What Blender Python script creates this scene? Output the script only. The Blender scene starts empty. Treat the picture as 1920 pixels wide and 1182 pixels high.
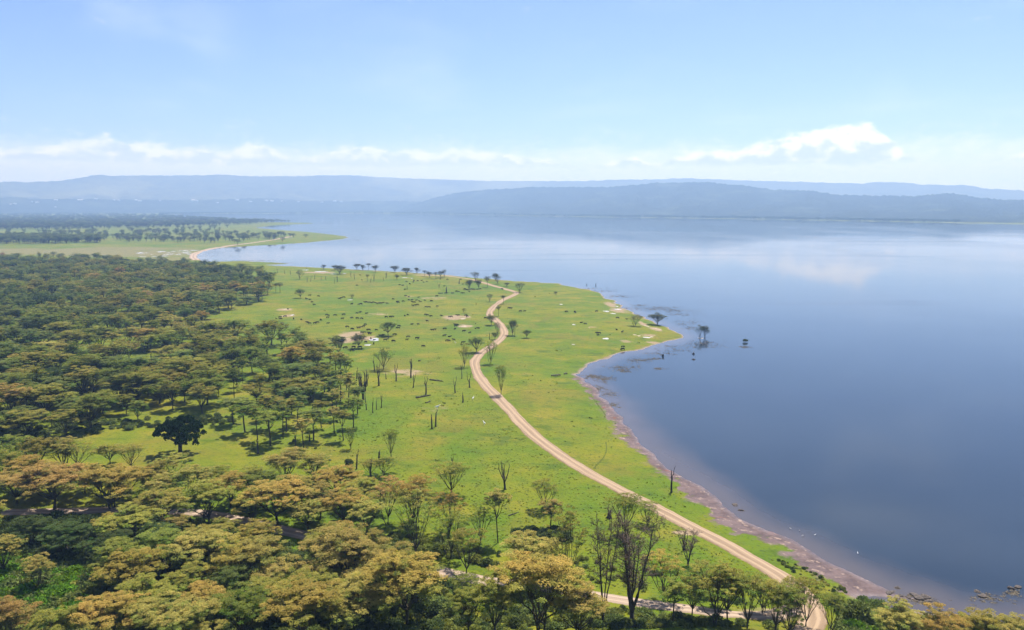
import bpy, bmesh, math, random
import numpy as np
from mathutils import Vector

# ------------------------------------------------------------------ camera, sky, sun, exposure
CAM_H, F, CX, CY, HZ = 75.0, 1500.0, 960.0, 591.0, 385.0
PITCH = math.atan((CY - HZ) / F)
scene = bpy.context.scene
COL = scene.collection
cam_data = bpy.data.cameras.new('camera')
cam_data.sensor_width = 36.0
cam_data.lens = F / 1920.0 * 36.0
cam_data.clip_start = 0.5
cam_data.clip_end = 60000.0
cam = bpy.data.objects.new('camera', cam_data)
COL.objects.link(cam)
cam.location = (0, 0, CAM_H)
cam.rotation_euler = (math.pi / 2 - PITCH, 0, 0)
scene.camera = cam

SUN_EL, SUN_AZ = math.radians(62), math.radians(24)
world = bpy.data.worlds.new('World')
scene.world = world
world.use_nodes = True
sun_data = bpy.data.lights.new('sun', 'SUN')
sun_data.energy = 5.0
sun_data.angle = math.radians(0.53)
sun_data.color = (1.0, 0.97, 0.93)
sun = bpy.data.objects.new('sun', sun_data)
COL.objects.link(sun)
sdir = Vector((math.cos(SUN_EL) * math.sin(SUN_AZ), math.cos(SUN_EL) * math.cos(SUN_AZ), math.sin(SUN_EL)))
sun.rotation_euler = sdir.to_track_quat('Z', 'Y').to_euler()
sun.location = sdir * 500
vs = scene.view_settings
vs.view_transform = 'Standard'
vs.look = 'None'
vs.exposure = 0.86
vs.gamma = 1.0
vs.use_curve_mapping = False
scene.cycles.use_denoising = True
scene.cycles.use_adaptive_sampling = True
scene.cycles.adaptive_threshold = 0.02
scene.cycles.max_bounces = 4
scene.cycles.diffuse_bounces = 2
scene.cycles.glossy_bounces = 3
scene.cycles.transmission_bounces = 3
scene.cycles.volume_bounces = 0


class NT:
    """small helper for node trees"""
    def __init__(self, tree):
        self.t = tree
        tree.nodes.clear()

    def n(self, kind, **kw):
        nd = self.t.nodes.new(kind)
        for k, v in kw.items():
            setattr(nd, k, v)
        return nd

    def set(self, sock, v):
        if hasattr(v, 'links') or isinstance(v, bpy.types.NodeSocket):
            self.t.links.new(v, sock)
        else:
            if isinstance(v, (tuple, list)) and len(v) == 3 and sock.type == 'RGBA':
                v = (*v, 1.0)
            sock.default_value = v

    def m(self, op, a, b=0.0, c=0.0, clamp=False):
        nd = self.n('ShaderNodeMath', operation=op, use_clamp=clamp)
        self.set(nd.inputs[0], a)
        self.set(nd.inputs[1], b)
        if op in ('MULTIPLY_ADD', 'SMOOTH_MIN', 'SMOOTH_MAX', 'WRAP', 'COMPARE'):
            self.set(nd.inputs[2], c)
        return nd.outputs[0]

    def ss(self, v, lo, hi, a=0.0, b=1.0, kind='SMOOTHSTEP'):
        nd = self.n('ShaderNodeMapRange', interpolation_type=kind)
        for i, x in enumerate((v, lo, hi, a, b)):
            self.set(nd.inputs[i], x)
        return nd.outputs[0]

    def mix(self, f, a, b, blend='MIX'):
        nd = self.n('ShaderNodeMix', data_type='RGBA', blend_type=blend)
        self.set(nd.inputs[0], f)
        self.set(nd.inputs[6], a)
        self.set(nd.inputs[7], b)
        return nd.outputs[2]

    def noise(self, vec, scale, detail=3.0, rough=0.55, dist=0.0):
        nd = self.n('ShaderNodeTexNoise')
        self.set(nd.inputs['Vector'], vec)
        self.set(nd.inputs['Scale'], scale)
        nd.inputs['Detail'].default_value = detail
        nd.inputs['Roughness'].default_value = rough
        nd.inputs['Distortion'].default_value = dist
        return nd.outputs['Fac']

    def attr(self, name, kind='GEOMETRY'):
        nd = self.n('ShaderNodeAttribute', attribute_name=name, attribute_type=kind)
        return nd

    def mapping(self, vec, scale=(1, 1, 1), rot=(0, 0, 0), loc=(0, 0, 0)):
        nd = self.n('ShaderNodeMapping')
        self.set(nd.inputs[0], vec)
        nd.inputs['Location'].default_value = loc
        nd.inputs['Rotation'].default_value = rot
        nd.inputs['Scale'].default_value = scale
        return nd.outputs[0]


def pix_dir(px, py):
    """pixel of the photograph -> world direction"""
    x, z = (px - CX) / F, -(py - CY) / F
    c, s = math.cos(PITCH), math.sin(PITCH)
    return np.array([x, c + z * s, -s + z * c])


def pix_azel(px, py):
    d = pix_dir(px, py)
    return math.atan2(d[0], d[1]), d[2] / math.hypot(d[0], d[1])


# ---- sky: Nishita with a belt of cumulus near the horizon and thin cirrus
def build_world():
    w = NT(world.node_tree)
    sky = w.n('ShaderNodeTexSky', sky_type='NISHITA')
    sky.sun_disc = False
    sky.sun_elevation = SUN_EL
    sky.sun_rotation = SUN_AZ
    sky.altitude = 1800.0
    sky.air_density = 1.0
    sky.dust_density = 2.2
    sky.ozone_density = 5.0
    tc = w.n('ShaderNodeTexCoord').outputs['Generated']
    sep = w.n('ShaderNodeSeparateXYZ')
    w.set(sep.inputs[0], tc)
    X, Y, Z = sep.outputs
    az = w.m('ARCTAN2', X, Y)
    hyp = w.m('SQRT', w.m('ADD', w.m('MULTIPLY', X, X), w.m('MULTIPLY', Y, Y)))
    el = w.m('DIVIDE', Z, w.m('MAXIMUM', hyp, 0.02))
    cmb = w.n('ShaderNodeCombineXYZ')
    w.set(cmb.inputs[0], az)
    w.set(cmb.inputs[1], el)
    uv = cmb.outputs[0]
    # lumpy noises
    n_big = w.noise(w.mapping(uv, (14, 34, 1)), 1.0, 3.0, 0.6, 0.3)
    n_fine = w.noise(w.mapping(uv, (85, 120, 1)), 1.0, 4.0, 0.68, 0.3)
    lump = w.m('ADD', w.m('MULTIPLY', n_big, 0.55), w.m('MULTIPLY', n_fine, 0.45))
    # the belt's upper outline, traced along the horizon: (pixel column, height of the cloud tops above the base line in pixels)
    prof = [(-2200, 14), (-600, 20), (-300, 34), (0, 24), (40, 18), (80, 26), (130, 34), (160, 42), (182, 56), (205, 46), (235, 36), (280, 42), (320, 30), (390, 40), (412, 26), (450, 42), (500, 36), (545, 20), (600, 22), (690, 42),
            (730, 32), (770, 42), (810, 28), (870, 38), (930, 28), (1000, 24), (1060, 20), (1110, 4), (1185, 24), (1225, 6), (1262, 18), (1290, 32), (1340, 26), (1400, 38), (1450, 52), (1500, 52), (1540, 70), (1600, 73), (1645, 66), (1662, 12), (1678, 18), (1694, 34), (1712, 10), (1780, 4), (1860, 8), (2000, 22), (2400, 34), (4200, 14)]
    fc = w.n('ShaderNodeFloatCurve')
    cm = fc.mapping
    cv = cm.curves[0]
    pts = [(pix_azel(px, 300)[0] if abs(px - 960) < 1500 else (-3.1 if px < 0 else 3.1), h) for px, h in prof]
    cv.points[0].location = ((pts[0][0] + math.pi) / (2 * math.pi), pts[0][1] / 100)
    cv.points[1].location = ((pts[-1][0] + math.pi) / (2 * math.pi), pts[-1][1] / 100)
    for a_, h_ in pts[1:-1]:
        cv.points.new((a_ + math.pi) / (2 * math.pi), h_ / 100)
    for q_ in cv.points:
        q_.handle_type = 'AUTO'
    cm.update()
    w.set(fc.inputs['Value'], w.m('DIVIDE', w.m('ADD', az, math.pi), 2 * math.pi))
    top_h = w.m('MULTIPLY', fc.outputs[0], 100.0)
    base_v = pix_azel(960, 315)[1]
    hp = w.m('MULTIPLY', w.m('SUBTRACT', el, base_v), F)          # height above the base line, in pixels
    best = w.m('MULTIPLY', w.m('MINIMUM', w.m('SUBTRACT', top_h, hp), w.m('MULTIPLY', w.m('ADD', hp, 1.0), 1.2)), 1 / 16.0)
    best = w.m('MINIMUM', best, 1.0)
    # general faint belt all round the horizon
    v_lo, v_hi = pix_azel(960, 330)[1], pix_azel(960, 262)[1]
    mid = (v_lo + v_hi) / 2
    belt = w.m('SUBTRACT', 1.0, w.m('ABSOLUTE', w.m('DIVIDE', w.m('SUBTRACT', el, mid), (v_hi - v_lo) * 0.5)))
    belt_d = w.m('ADD', w.m('MULTIPLY', w.m('MAXIMUM', belt, -1.0), 0.35), w.m('MULTIPLY', w.m('SUBTRACT', lump, 0.60), 3.0))
    belt_m = w.ss(belt_d, -0.4, 0.7, 0.0, 0.5)
    blob_d = w.m('ADD', best, w.m('MULTIPLY', w.m('SUBTRACT', lump, 0.46), 3.6))
    blob_m = w.m('MULTIPLY', w.ss(blob_d, -0.05, 0.9, 0.0, 0.9), w.ss(az, -0.05, 0.22, 0.72, 1.0))
    mask = w.m('MAXIMUM', belt_m, blob_m)
    # self shading: thick, low parts are greyer, the upper rims white
    n_up = w.noise(w.mapping(uv, (40, 62, 1), (0, 0, 0), (0, -0.35, 0)), 1.0, 3.0, 0.6, 0.0)
    rel = w.m('DIVIDE', hp, w.m('MAXIMUM', top_h, 12.0))
    shade = w.ss(w.m('ADD', w.m('MULTIPLY', rel, 0.9), w.m('MULTIPLY', w.m('SUBTRACT', n_up, 0.5), 2.6)), 0.15, 0.75)
    c_col = w.mix(shade, (4.9, 5.5, 6.7), (8.8, 8.5, 8.0))
    # cirrus veil
    ci = w.noise(w.mapping(uv, (2.2, 9.0, 1), (0, 0, math.radians(-14))), 1.0, 4.0, 0.62, 0.5)
    ci2 = w.noise(w.mapping(uv, (5.0, 3.0, 1), (0, 0, math.radians(20)), (3, 1, 0)), 1.0, 1.0, 0.55)
    ci_m = w.m('MULTIPLY', w.ss(ci, 0.44, 0.80, 0.0, 0.42), w.ss(ci2, 0.35, 0.65))
    blue = w.mix(1.0, sky.outputs[0], (0.93, 0.895, 1.03), 'MULTIPLY')
    base = w.mix(w.m('MULTIPLY', ci_m, w.ss(el, 0.015, 0.06)), blue, (7.2, 7.7, 8.8))
    veil = w.m('MULTIPLY', w.ss(hp, 46.0, -6.0, 0.0, 0.62), w.ss(n_big, 0.25, 0.6, 0.7, 1.0))
    base = w.mix(veil, base, (8.6, 8.4, 8.1))
    col = w.mix(mask, base, c_col)
    bg = w.n('ShaderNodeBackground')
    w.set(bg.inputs[0], col)
    bg.inputs[1].default_value = 0.092
    out = w.n('ShaderNodeOutputWorld')
    w.t.links.new(bg.outputs[0], out.inputs[0])


build_world()
world.cycles.sampling_method = 'MANUAL'
world.cycles.sample_map_resolution = 256

# ------------------------------------------------------------------ helpers
rng = np.random.default_rng(7)
random.seed(7)


def unproject(px, py, z=1.0):
    d = pix_dir(px, py)
    t = (z - CAM_H) / d[2]
    return np.array([d[0] * t, d[1] * t])


def project(x, y, z):
    c, s = math.cos(PITCH), math.sin(PITCH)
    zz = z - CAM_H
    depth = y * c - zz * s
    up = y * s + zz * c
    return CX + F * x / depth, CY - F * up / depth, depth


def mesh_obj(name, verts, faces, mat=None, parent=None, smooth=True, link=True):
    me = bpy.data.meshes.new(name)
    me.from_pydata([tuple(v) for v in verts], [], [tuple(f) for f in faces])
    if smooth:
        me.polygons.foreach_set('use_smooth', [True] * len(me.polygons))
    me.update()
    if mat is not None:
        for mm in (mat if isinstance(mat, (list, tuple)) else [mat]):
            me.materials.append(mm)
    o = bpy.data.objects.new(name, me)
    if link:
        COL.objects.link(o)
    if parent is not None:
        o.parent = parent
    return o


def float_attr(me, name, data, domain='POINT'):
    a = me.attributes.new(name, 'FLOAT', domain)
    a.data.foreach_set('value', np.ascontiguousarray(data, dtype=np.float32))


def tag(o, label=None, cat=None, group=None, kind=None):
    for k, v in (('label', label), ('category', cat), ('group', group), ('kind', kind)):
        if v:
            o[k] = v
    return o


def empty(name, loc, rz=0.0, scale=(1, 1, 1)):
    e = bpy.data.objects.new(name, None)
    e.empty_display_size = 0.5
    COL.objects.link(e)
    e.location = loc
    e.rotation_euler = (0, 0, rz)
    e.scale = scale
    return e


def material(name):
    m = bpy.data.materials.new(name)
    m.use_nodes = True
    return m, NT(m.node_tree)


def finish(t, shader, disp=None, volume=None):
    out = t.n('ShaderNodeOutputMaterial')
    if shader is not None:
        t.t.links.new(shader, out.inputs['Surface'])
    if volume is not None:
        t.t.links.new(volume, out.inputs['Volume'])


def principled(t, color, rough=0.9, spec=0.2, normal=None):
    p = t.n('ShaderNodeBsdfPrincipled')
    t.set(p.inputs['Base Color'], color)
    t.set(p.inputs['Roughness'], rough)
    t.set(p.inputs['Specular IOR Level'], spec)
    if normal is not None:
        t.set(p.inputs['Normal'], normal)
    return p


# ------------------------------------------------------------------ lake outline (pixels of the photograph, dropped onto the water plane)
FAR_SHORE = [(310, 402.5), (420, 401.5), (560, 400.5), (700, 400.5), (850, 402.5), (1000, 405.5), (1150, 408), (1300, 410), (1450, 412), (1600, 415), (1750, 418), (1920, 421)]
NEAR_SHORE = [(1640, 1136), (1622, 1126), (1600, 1118), (1637, 1117), (1690, 1124), (1740, 1131), (1728, 1124), (1680, 1115), (1640, 1098),
              (1600, 1078), (1560, 1058), (1520, 1034), (1480, 1011), (1440, 995), (1400, 974), (1370, 955), (1330, 921), (1300, 900), (1265, 880),
              (1240, 860), (1210, 833), (1187, 806), (1163, 784), (1143, 760), (1127, 741), (1108, 722), (1092, 710), (1078, 703), (1092, 698), (1096, 691), (1112, 682), (1150, 668), (1172, 663),
              (1200, 656), (1240, 643), (1268, 635), (1284, 630), (1272, 621), (1250, 611), (1225, 603), (1200, 592), (1178, 583), (1160, 575), (1150, 566),
              (1134, 557), (1137, 551), (1110, 544), (1080, 538), (1050, 532), (1000, 529), (950, 526), (900, 521.5), (850, 517), (800, 513.5), (760, 511), (700, 507.5),
              (640, 504), (600, 502), (560, 500), (520, 499), (490, 497), (530, 496), (545, 494.5), (500, 492), (450, 490), (410, 491), (385, 491), (370, 485), (368, 478),
              (378, 472), (395, 468), (420, 464.5), (480, 461), (540, 458), (600, 453), (640, 449), (654, 446), (645, 443), (620, 440), (580, 435.5), (540, 432.5), (500, 429.5), (478, 427.5),
              (510, 423.5), (550, 421.0), (588, 419.6), (585, 418.4), (540, 417.5), (480, 415.5), (420, 412.5), (370, 409), (330, 405.5)]
lake_pts = [unproject(x, y, 0.0) for x, y in FAR_SHORE]
lake_pts += [np.array(p) for p in ((3600, 2300), (4200, 200), (900, -500), (260, 10), (150, 62), (122, 92))]
lake_pts += [unproject(x, y, 0.0) for x, y in [(1990, 1178), (1880, 1164), (1750, 1150)]]
lake_pts += [unproject(x, y, 0.0) for x, y in NEAR_SHORE]
LAKE = np.array(lake_pts)


def poly_sdf(P, poly):
    """signed distance, positive OUTSIDE the polygon"""
    P = np.atleast_2d(P).astype(float)
    n = len(P)
    d2 = np.full(n, 1e18)
    inside = np.zeros(n, bool)
    for i in range(len(poly)):
        a, b = poly[i], poly[(i + 1) % len(poly)]
        e = b - a
        w = P - a
        t = np.clip((w @ e) / max(e @ e, 1e-9), 0, 1)
        q = w - t[:, None] * e
        d2 = np.minimum(d2, (q * q).sum(1))
        c = ((a[1] <= P[:, 1]) & (b[1] > P[:, 1])) | ((b[1] <= P[:, 1]) & (a[1] > P[:, 1]))
        if abs(e[1]) > 1e-12:
            xi = a[0] + (P[:, 1] - a[1]) * e[0] / e[1]
            inside ^= c & (P[:, 0] < xi)
    d = np.sqrt(d2)
    return np.where(inside, -d, d)


def lake_sdf(P):
    P = np.atleast_2d(P).astype(float)
    x, y = P[:, 0], P[:, 1]
    k = np.clip(np.hypot(x, y) / 260, 0.6, 3.0)
    n = np.sin(x / 3.1 + 2.1 * np.sin(y / 4.7)) * np.sin(y / 3.7 + 1.7 * np.sin(x / 5.3)) * 0.7 + np.sin(x / 8.3 + 2 * np.sin(y / 11)) * np.sin(y / 9.1 + 1.3 * np.sin(x / 7.9)) * 1.5 + np.sin(x / 19 + y / 27) * 1.0
    s = poly_sdf(P, LAKE)
    return s + n * k * np.exp(-np.abs(s) / 25) * 0.8


def ground_z(P, s=None):
    P = np.atleast_2d(P).astype(float)
    if s is None:
        s = lake_sdf(P)
    x, y = P[:, 0], P[:, 1]
    wob = 0.22 * np.sin(x / 23 + 1.3 * np.sin(y / 41)) + 0.22 * np.sin(y / 31 + 1.1 * np.sin(x / 37 + 1))
    far = np.clip(np.hypot(x, y) / 900, 0.35, 6)
    z = np.where(s > 0, np.minimum(0.05 * s, 1.5) + wob * np.clip((s - 4) / 60, 0, 1) * np.clip(far, 0, 1), np.maximum(0.06 * s - 0.02, -2.5))
    r = np.hypot(x, y)
    rise = np.where(r < 150, 12 * np.clip((150 - r) / 50, 0, 3) ** 1.5, 0.0)
    return z + np.where(s > -20, rise, 0)


def gz(x, y):
    return float(ground_z(np.array([[x, y]]))[0])


def place(px, py):
    """a pixel of the photograph on the ground -> world point standing on the terrain"""
    p = unproject(px, py, 1.0)
    z = gz(p[0], p[1])
    p = unproject(px, py, min(z, 3.0))
    return np.array([p[0], p[1], gz(p[0], p[1])])


def px_per_m(p):
    dx, dy, dz = p[0], p[1], p[2] - CAM_H
    return F / (dy * math.cos(PITCH) - dz * math.sin(PITCH))


def px_poly(pts, z=1.0):
    return np.array([unproject(x, y, z) for x, y in pts])


# ------------------------------------------------------------------ ground and water sheets on one polar grid
ang = np.concatenate([np.linspace(-180, -46, 24, endpoint=False), np.linspace(-46, 46, 560, endpoint=False), np.linspace(46, 180, 24, endpoint=False)])
ang = np.radians(ang)
rad = np.concatenate([np.linspace(0.5, 100, 14, endpoint=False), np.geomspace(100, 1400, 330, endpoint=False), np.geomspace(1400, 12300, 86)])
NA, NR = len(ang), len(rad)
RR, AA = np.meshgrid(rad, ang, indexing='ij')
GP = np.stack([(RR * np.sin(AA)).ravel(), (RR * np.cos(AA)).ravel()], 1)
GS = lake_sdf(GP)
GZ = ground_z(GP, GS)
ii, jj = np.meshgrid(np.arange(NR - 1), np.arange(NA), indexing='ij')
j2 = (jj + 1) % NA
GF = np.stack([ii * NA + jj, ii * NA + j2, (ii + 1) * NA + j2, (ii + 1) * NA + jj], -1).reshape(-1, 4)[:, ::-1]


def big_mesh(name, verts, quads, mat):
    me = bpy.data.meshes.new(name)
    nv, nf = len(verts), len(quads)
    me.vertices.add(nv)
    me.vertices.foreach_set('co', np.ascontiguousarray(verts, dtype=np.float32).ravel())
    k = quads.shape[1]
    me.loops.add(nf * k)
    me.loops.foreach_set('vertex_index', np.ascontiguousarray(quads, dtype=np.int32).ravel())
    me.polygons.add(nf)
    me.polygons.foreach_set('loop_start', np.arange(0, nf * k, k, dtype=np.int32))
    me.polygons.foreach_set('use_smooth', np.ones(nf, bool))
    me.update(calc_edges=True)
    me.validate()
    if mat is not None:
        me.materials.append(mat)
    o = bpy.data.objects.new(name, me)
    COL.objects.link(o)
    return o


# fields that say where mud, bare soil, marsh and wood floor are
MUD = px_poly([(1078, 703), (1086, 714), (1100, 730), (1110, 746), (1126, 763), (1142, 781), (1163, 800), (1176, 820), (1202, 842), (1230, 868), (1258, 893), (1288, 914), (1312, 940), (1345, 968),
               (1375, 995), (1420, 1012), (1462, 1018), (1488, 1032), (1492, 1052), (1530, 1066), (1570, 1086), (1606, 1104), (1650, 1118), (1740, 1134), (1760, 1120), (1640, 1080), (1480, 990), (1340, 900), (1200, 780), (1120, 700)], 0.2)
MARSH = px_poly([(-200, 468), (0, 464), (140, 466), (280, 464), (372, 466), (372, 486), (300, 486), (0, 480), (-200, 480)])
BARE = [(535, 582, 22, 3), (540, 593, 14, 3), (512, 609, 18, 3), (660, 628, 26, 9), (655, 640, 26, 8), (690, 637, 18, 6), (872, 596, 14, 3), (872, 613, 18, 4), (850, 597, 30, 6), (705, 590, 90, 10),
        (1160, 580, 26, 6), (1145, 570, 14, 6), (1215, 628, 20, 2), (1175, 640, 22, 3), (1230, 616, 14, 6), (1205, 606, 10, 8), (1110, 615, 12, 2), (1225, 640, 18, 3), (1265, 636, 14, 2),
        (760, 700, 120, 20), (820, 770, 80, 20), (800, 560, 120, 8), (730, 505, 60, 2), (600, 512, 40, 2.5), (820, 517, 60, 1.8), (1500, 1120, 40, 30), (1440, 1160, 70, 22), (1290, 1000, 30, 6), (1130, 690, 16, 10)]
bare = np.full(len(GP), -2.0)
for k, (px, py, a, b) in enumerate(BARE):
    c = unproject(px, py)
    near, far_ = unproject(px, py + b), unproject(px, py - b)
    ra = a / F * math.hypot(c[1], CAM_H)
    rb = (far_[1] - near[1]) / 2
    weak = 0.55 if (a >= 80) else 0.0
    bare = np.maximum(bare, 1 - np.sqrt(((GP[:, 0] - c[0]) / ra) ** 2 + ((GP[:, 1] - c[1]) / rb) ** 2) - weak)
mud = -poly_sdf(GP, MUD)
marsh = -poly_sdf(GP, MARSH)

# grass material
m_ground, t = material('savanna_grass')
pos = t.n('ShaderNodeNewGeometry').outputs['Position']
n90 = t.noise(pos, 1 / 85, 3)
n22 = t.noise(pos, 1 / 20, 4, 0.6)
n5 = t.noise(pos, 1 / 4.5, 4, 0.65)
n1 = t.noise(pos, 1 / 0.9, 3, 0.6)
patch = t.m('ADD', t.m('MULTIPLY', n90, 0.5), t.m('MULTIPLY', n22, 0.5))
col = t.mix(t.ss(patch, 0.38, 0.62), (0.076, 0.126, 0.003), (0.150, 0.150, 0.005))
col = t.mix(t.ss(n22, 0.54, 0.70, 0, 0.6), col, (0.200, 0.158, 0.018))
n9 = t.noise(t.mapping(pos, (1 / 11, 1 / 6, 1), (0, 0, 0.3)), 1.0, 4, 0.65)
col = t.mix(t.ss(n9, 0.53, 0.68, 0, 0.8), col, (0.050, 0.086, 0.005))
n40 = t.noise(pos, 1 / 38, 4, 0.65, 0.6)
col = t.mix(t.ss(n40, 0.52, 0.66, 0, 0.55), col, (0.150, 0.118, 0.014))
col = t.mix(t.ss(n5, 0.52, 0.74, 0, 0.6), col, (0.056, 0.084, 0.009))
col = t.mix(t.ss(n1, 0.56, 0.70, 0, 0.75), col, (0.036, 0.060, 0.010))
a_s, a_mud, a_bare, a_marsh = (t.attr(k).outputs['Fac'] for k in ('shore', 'mud', 'bare', 'marsh'))
soil = t.mix(n5, (0.23, 0.155, 0.085), (0.33, 0.24, 0.155))
fb = t.ss(t.m('ADD', a_bare, t.m('MULTIPLY', t.m('SUBTRACT', t.m('ADD', n22, n5), 1.0), 1.3)), 0.12, 0.55, 0, 0.9)
col = t.mix(fb, col, soil)
# straw-coloured rank growth of the marsh flat
strawc = t.mix(n22, (0.13, 0.125, 0.035), (0.20, 0.16, 0.07))
col = t.mix(t.ss(t.m('ADD', a_marsh, t.m('MULTIPLY', t.m('SUBTRACT', n90, 0.5), 300)), -40, 60, 0, 0.85), col, strawc)
mudc = t.mix(t.ss(n5, 0.35, 0.65), (0.085, 0.060, 0.058), (0.15, 0.105, 0.095))
mudc = t.mix(t.ss(t.noise(pos, 1 / 2.0, 4, 0.6), 0.56, 0.68), mudc, (0.28, 0.20, 0.15))
mudc = t.mix(t.ss(t.noise(pos, 1 / 7.0, 3, 0.6), 0.60, 0.70), mudc, (0.16, 0.060, 0.035))
fm = t.ss(t.m('ADD', t.m('ADD', a_mud, 1.6), t.m('MULTIPLY', t.m('SUBTRACT', t.m('ADD', n5, n22), 1.0), 14.0)), -1.2, 1.2)
edge = t.ss(t.m('ADD', a_s, t.m('MULTIPLY', t.m('SUBTRACT', n5, 0.5), 4.0)), 0.9, 2.4, 1.0, 0.0)
rimc = t.mix(n5, (0.22, 0.16, 0.10), (0.15, 0.11, 0.07))
col = t.mix(edge, col, rimc)
col = t.mix(fm, col, mudc)
wet = t.ss(a_s, 0.0, 2.2, 0.28, 0.95)
bmp = t.n('ShaderNodeBump')
bmp.inputs['Strength'].default_value = 0.6
bmp.inputs['Distance'].default_value = 0.35
t.set(bmp.inputs['Height'], t.m('ADD', n1, t.m('MULTIPLY', n5, 1.6)))
p = principled(t, col, t.m('MAXIMUM', wet, 0.3), 0.15, bmp.outputs[0])
finish(t, p.outputs[0])

ground = big_mesh('ground', np.column_stack([GP, GZ]), GF, m_ground)
tag(ground, kind='structure')
for nm, arr in (('shore', GS), ('mud', mud), ('bare', bare), ('marsh', marsh)):
    float_attr(ground.data, nm, arr)

# lake water
m_water, t = material('lake_water')
pos = t.n('ShaderNodeNewGeometry').outputs['Position']
sh = t.attr('shore').outputs['Fac']
w_patch = t.noise(t.mapping(pos, (1 / 260, 1 / 700, 1)), 1.0, 4, 0.6, 0.5)
w_small = t.noise(t.mapping(pos, (1 / 30, 1 / 55, 1)), 1.0, 4, 0.6)
silt = t.ss(t.m('ADD', sh, t.m('MULTIPLY', t.m('SUBTRACT', w_small, 0.5), 14)), -15, -0.5)
murk = t.noise(t.mapping(pos, (1 / 160, 1 / 240, 1), (0, 0, 0.4)), 1.0, 5, 0.6, 0.8)
wdeep = t.mix(t.ss(murk, 0.35, 0.65), (0.014, 0.023, 0.034), (0.024, 0.035, 0.047))
wcol = t.mix(silt, wdeep, (0.080, 0.068, 0.064))
bm1 = t.n('ShaderNodeBump')
bm1.inputs['Strength'].default_value = 0.022
bm1.inputs['Distance'].default_value = 0.12
t.set(bm1.inputs['Height'], t.noise(t.mapping(pos, (0.55, 0.9, 1)), 1.0, 3, 0.6))
lane = t.noise(t.mapping(pos, (1 / 800, 1 / 90, 1), (0, 0, 0.12)), 1.0, 4, 0.6, 0.4)
rgh = t.m('ADD', t.ss(w_patch, 0.40, 0.62, 0.045, 0.09), t.ss(lane, 0.56, 0.72, 0.0, 0.07))
p = principled(t, wcol, rgh, 0.5, bm1.outputs[0])
p.inputs['IOR'].default_value = 1.333
finish(t, p.outputs[0])
keep = (GS[GF] < 12).any(1) & (np.hypot(GP[GF[:, 0], 0], GP[GF[:, 0], 1]) > 60)
water = big_mesh('lake', np.column_stack([GP, np.zeros(len(GP))]), GF[keep], m_water)
float_attr(water.data, 'shore', GS)
bmw = bmesh.new()
bmw.from_mesh(water.data)
bmesh.ops.delete(bmw, geom=[v for v in bmw.verts if not v.link_faces], context='VERTS')
bmw.to_mesh(water.data)
bmw.free()
tag(water, kind='structure')

# ------------------------------------------------------------------ hills
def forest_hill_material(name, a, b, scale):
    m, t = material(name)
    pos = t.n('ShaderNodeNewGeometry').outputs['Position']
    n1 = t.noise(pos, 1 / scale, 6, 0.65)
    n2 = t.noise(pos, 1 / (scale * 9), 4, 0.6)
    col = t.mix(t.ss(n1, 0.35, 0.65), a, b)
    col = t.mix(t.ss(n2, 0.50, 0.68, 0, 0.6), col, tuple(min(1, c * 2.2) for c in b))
    b_ = t.n('ShaderNodeBump')
    b_.inputs['Strength'].default_value = 1.0
    b_.inputs['Distance'].default_value = scale * 0.35
    t.set(b_.inputs['Height'], n1)
    finish(t, principled(t, col, 0.95, 0.05, b_.outputs[0]).outputs[0])
    return m


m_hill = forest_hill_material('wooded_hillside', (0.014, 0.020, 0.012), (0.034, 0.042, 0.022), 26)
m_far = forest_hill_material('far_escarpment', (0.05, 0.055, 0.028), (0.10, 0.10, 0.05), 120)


def smooth_noise(u, v, seed):
    r = np.random.default_rng(seed)
    out = 0
    for o in range(5):
        k = 2.0 ** o
        a, b, c, d = r.uniform(0, 6.28, 4)
        e, f = r.uniform(0.7, 1.3, 2)
        out = out + (np.sin(u * k * e + a + 1.7 * np.sin(v * k * 0.8 + b)) * np.cos(v * k * f + c + 1.3 * np.sin(u * k * 0.6 + d))) / k ** 0.9
    return out


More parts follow.
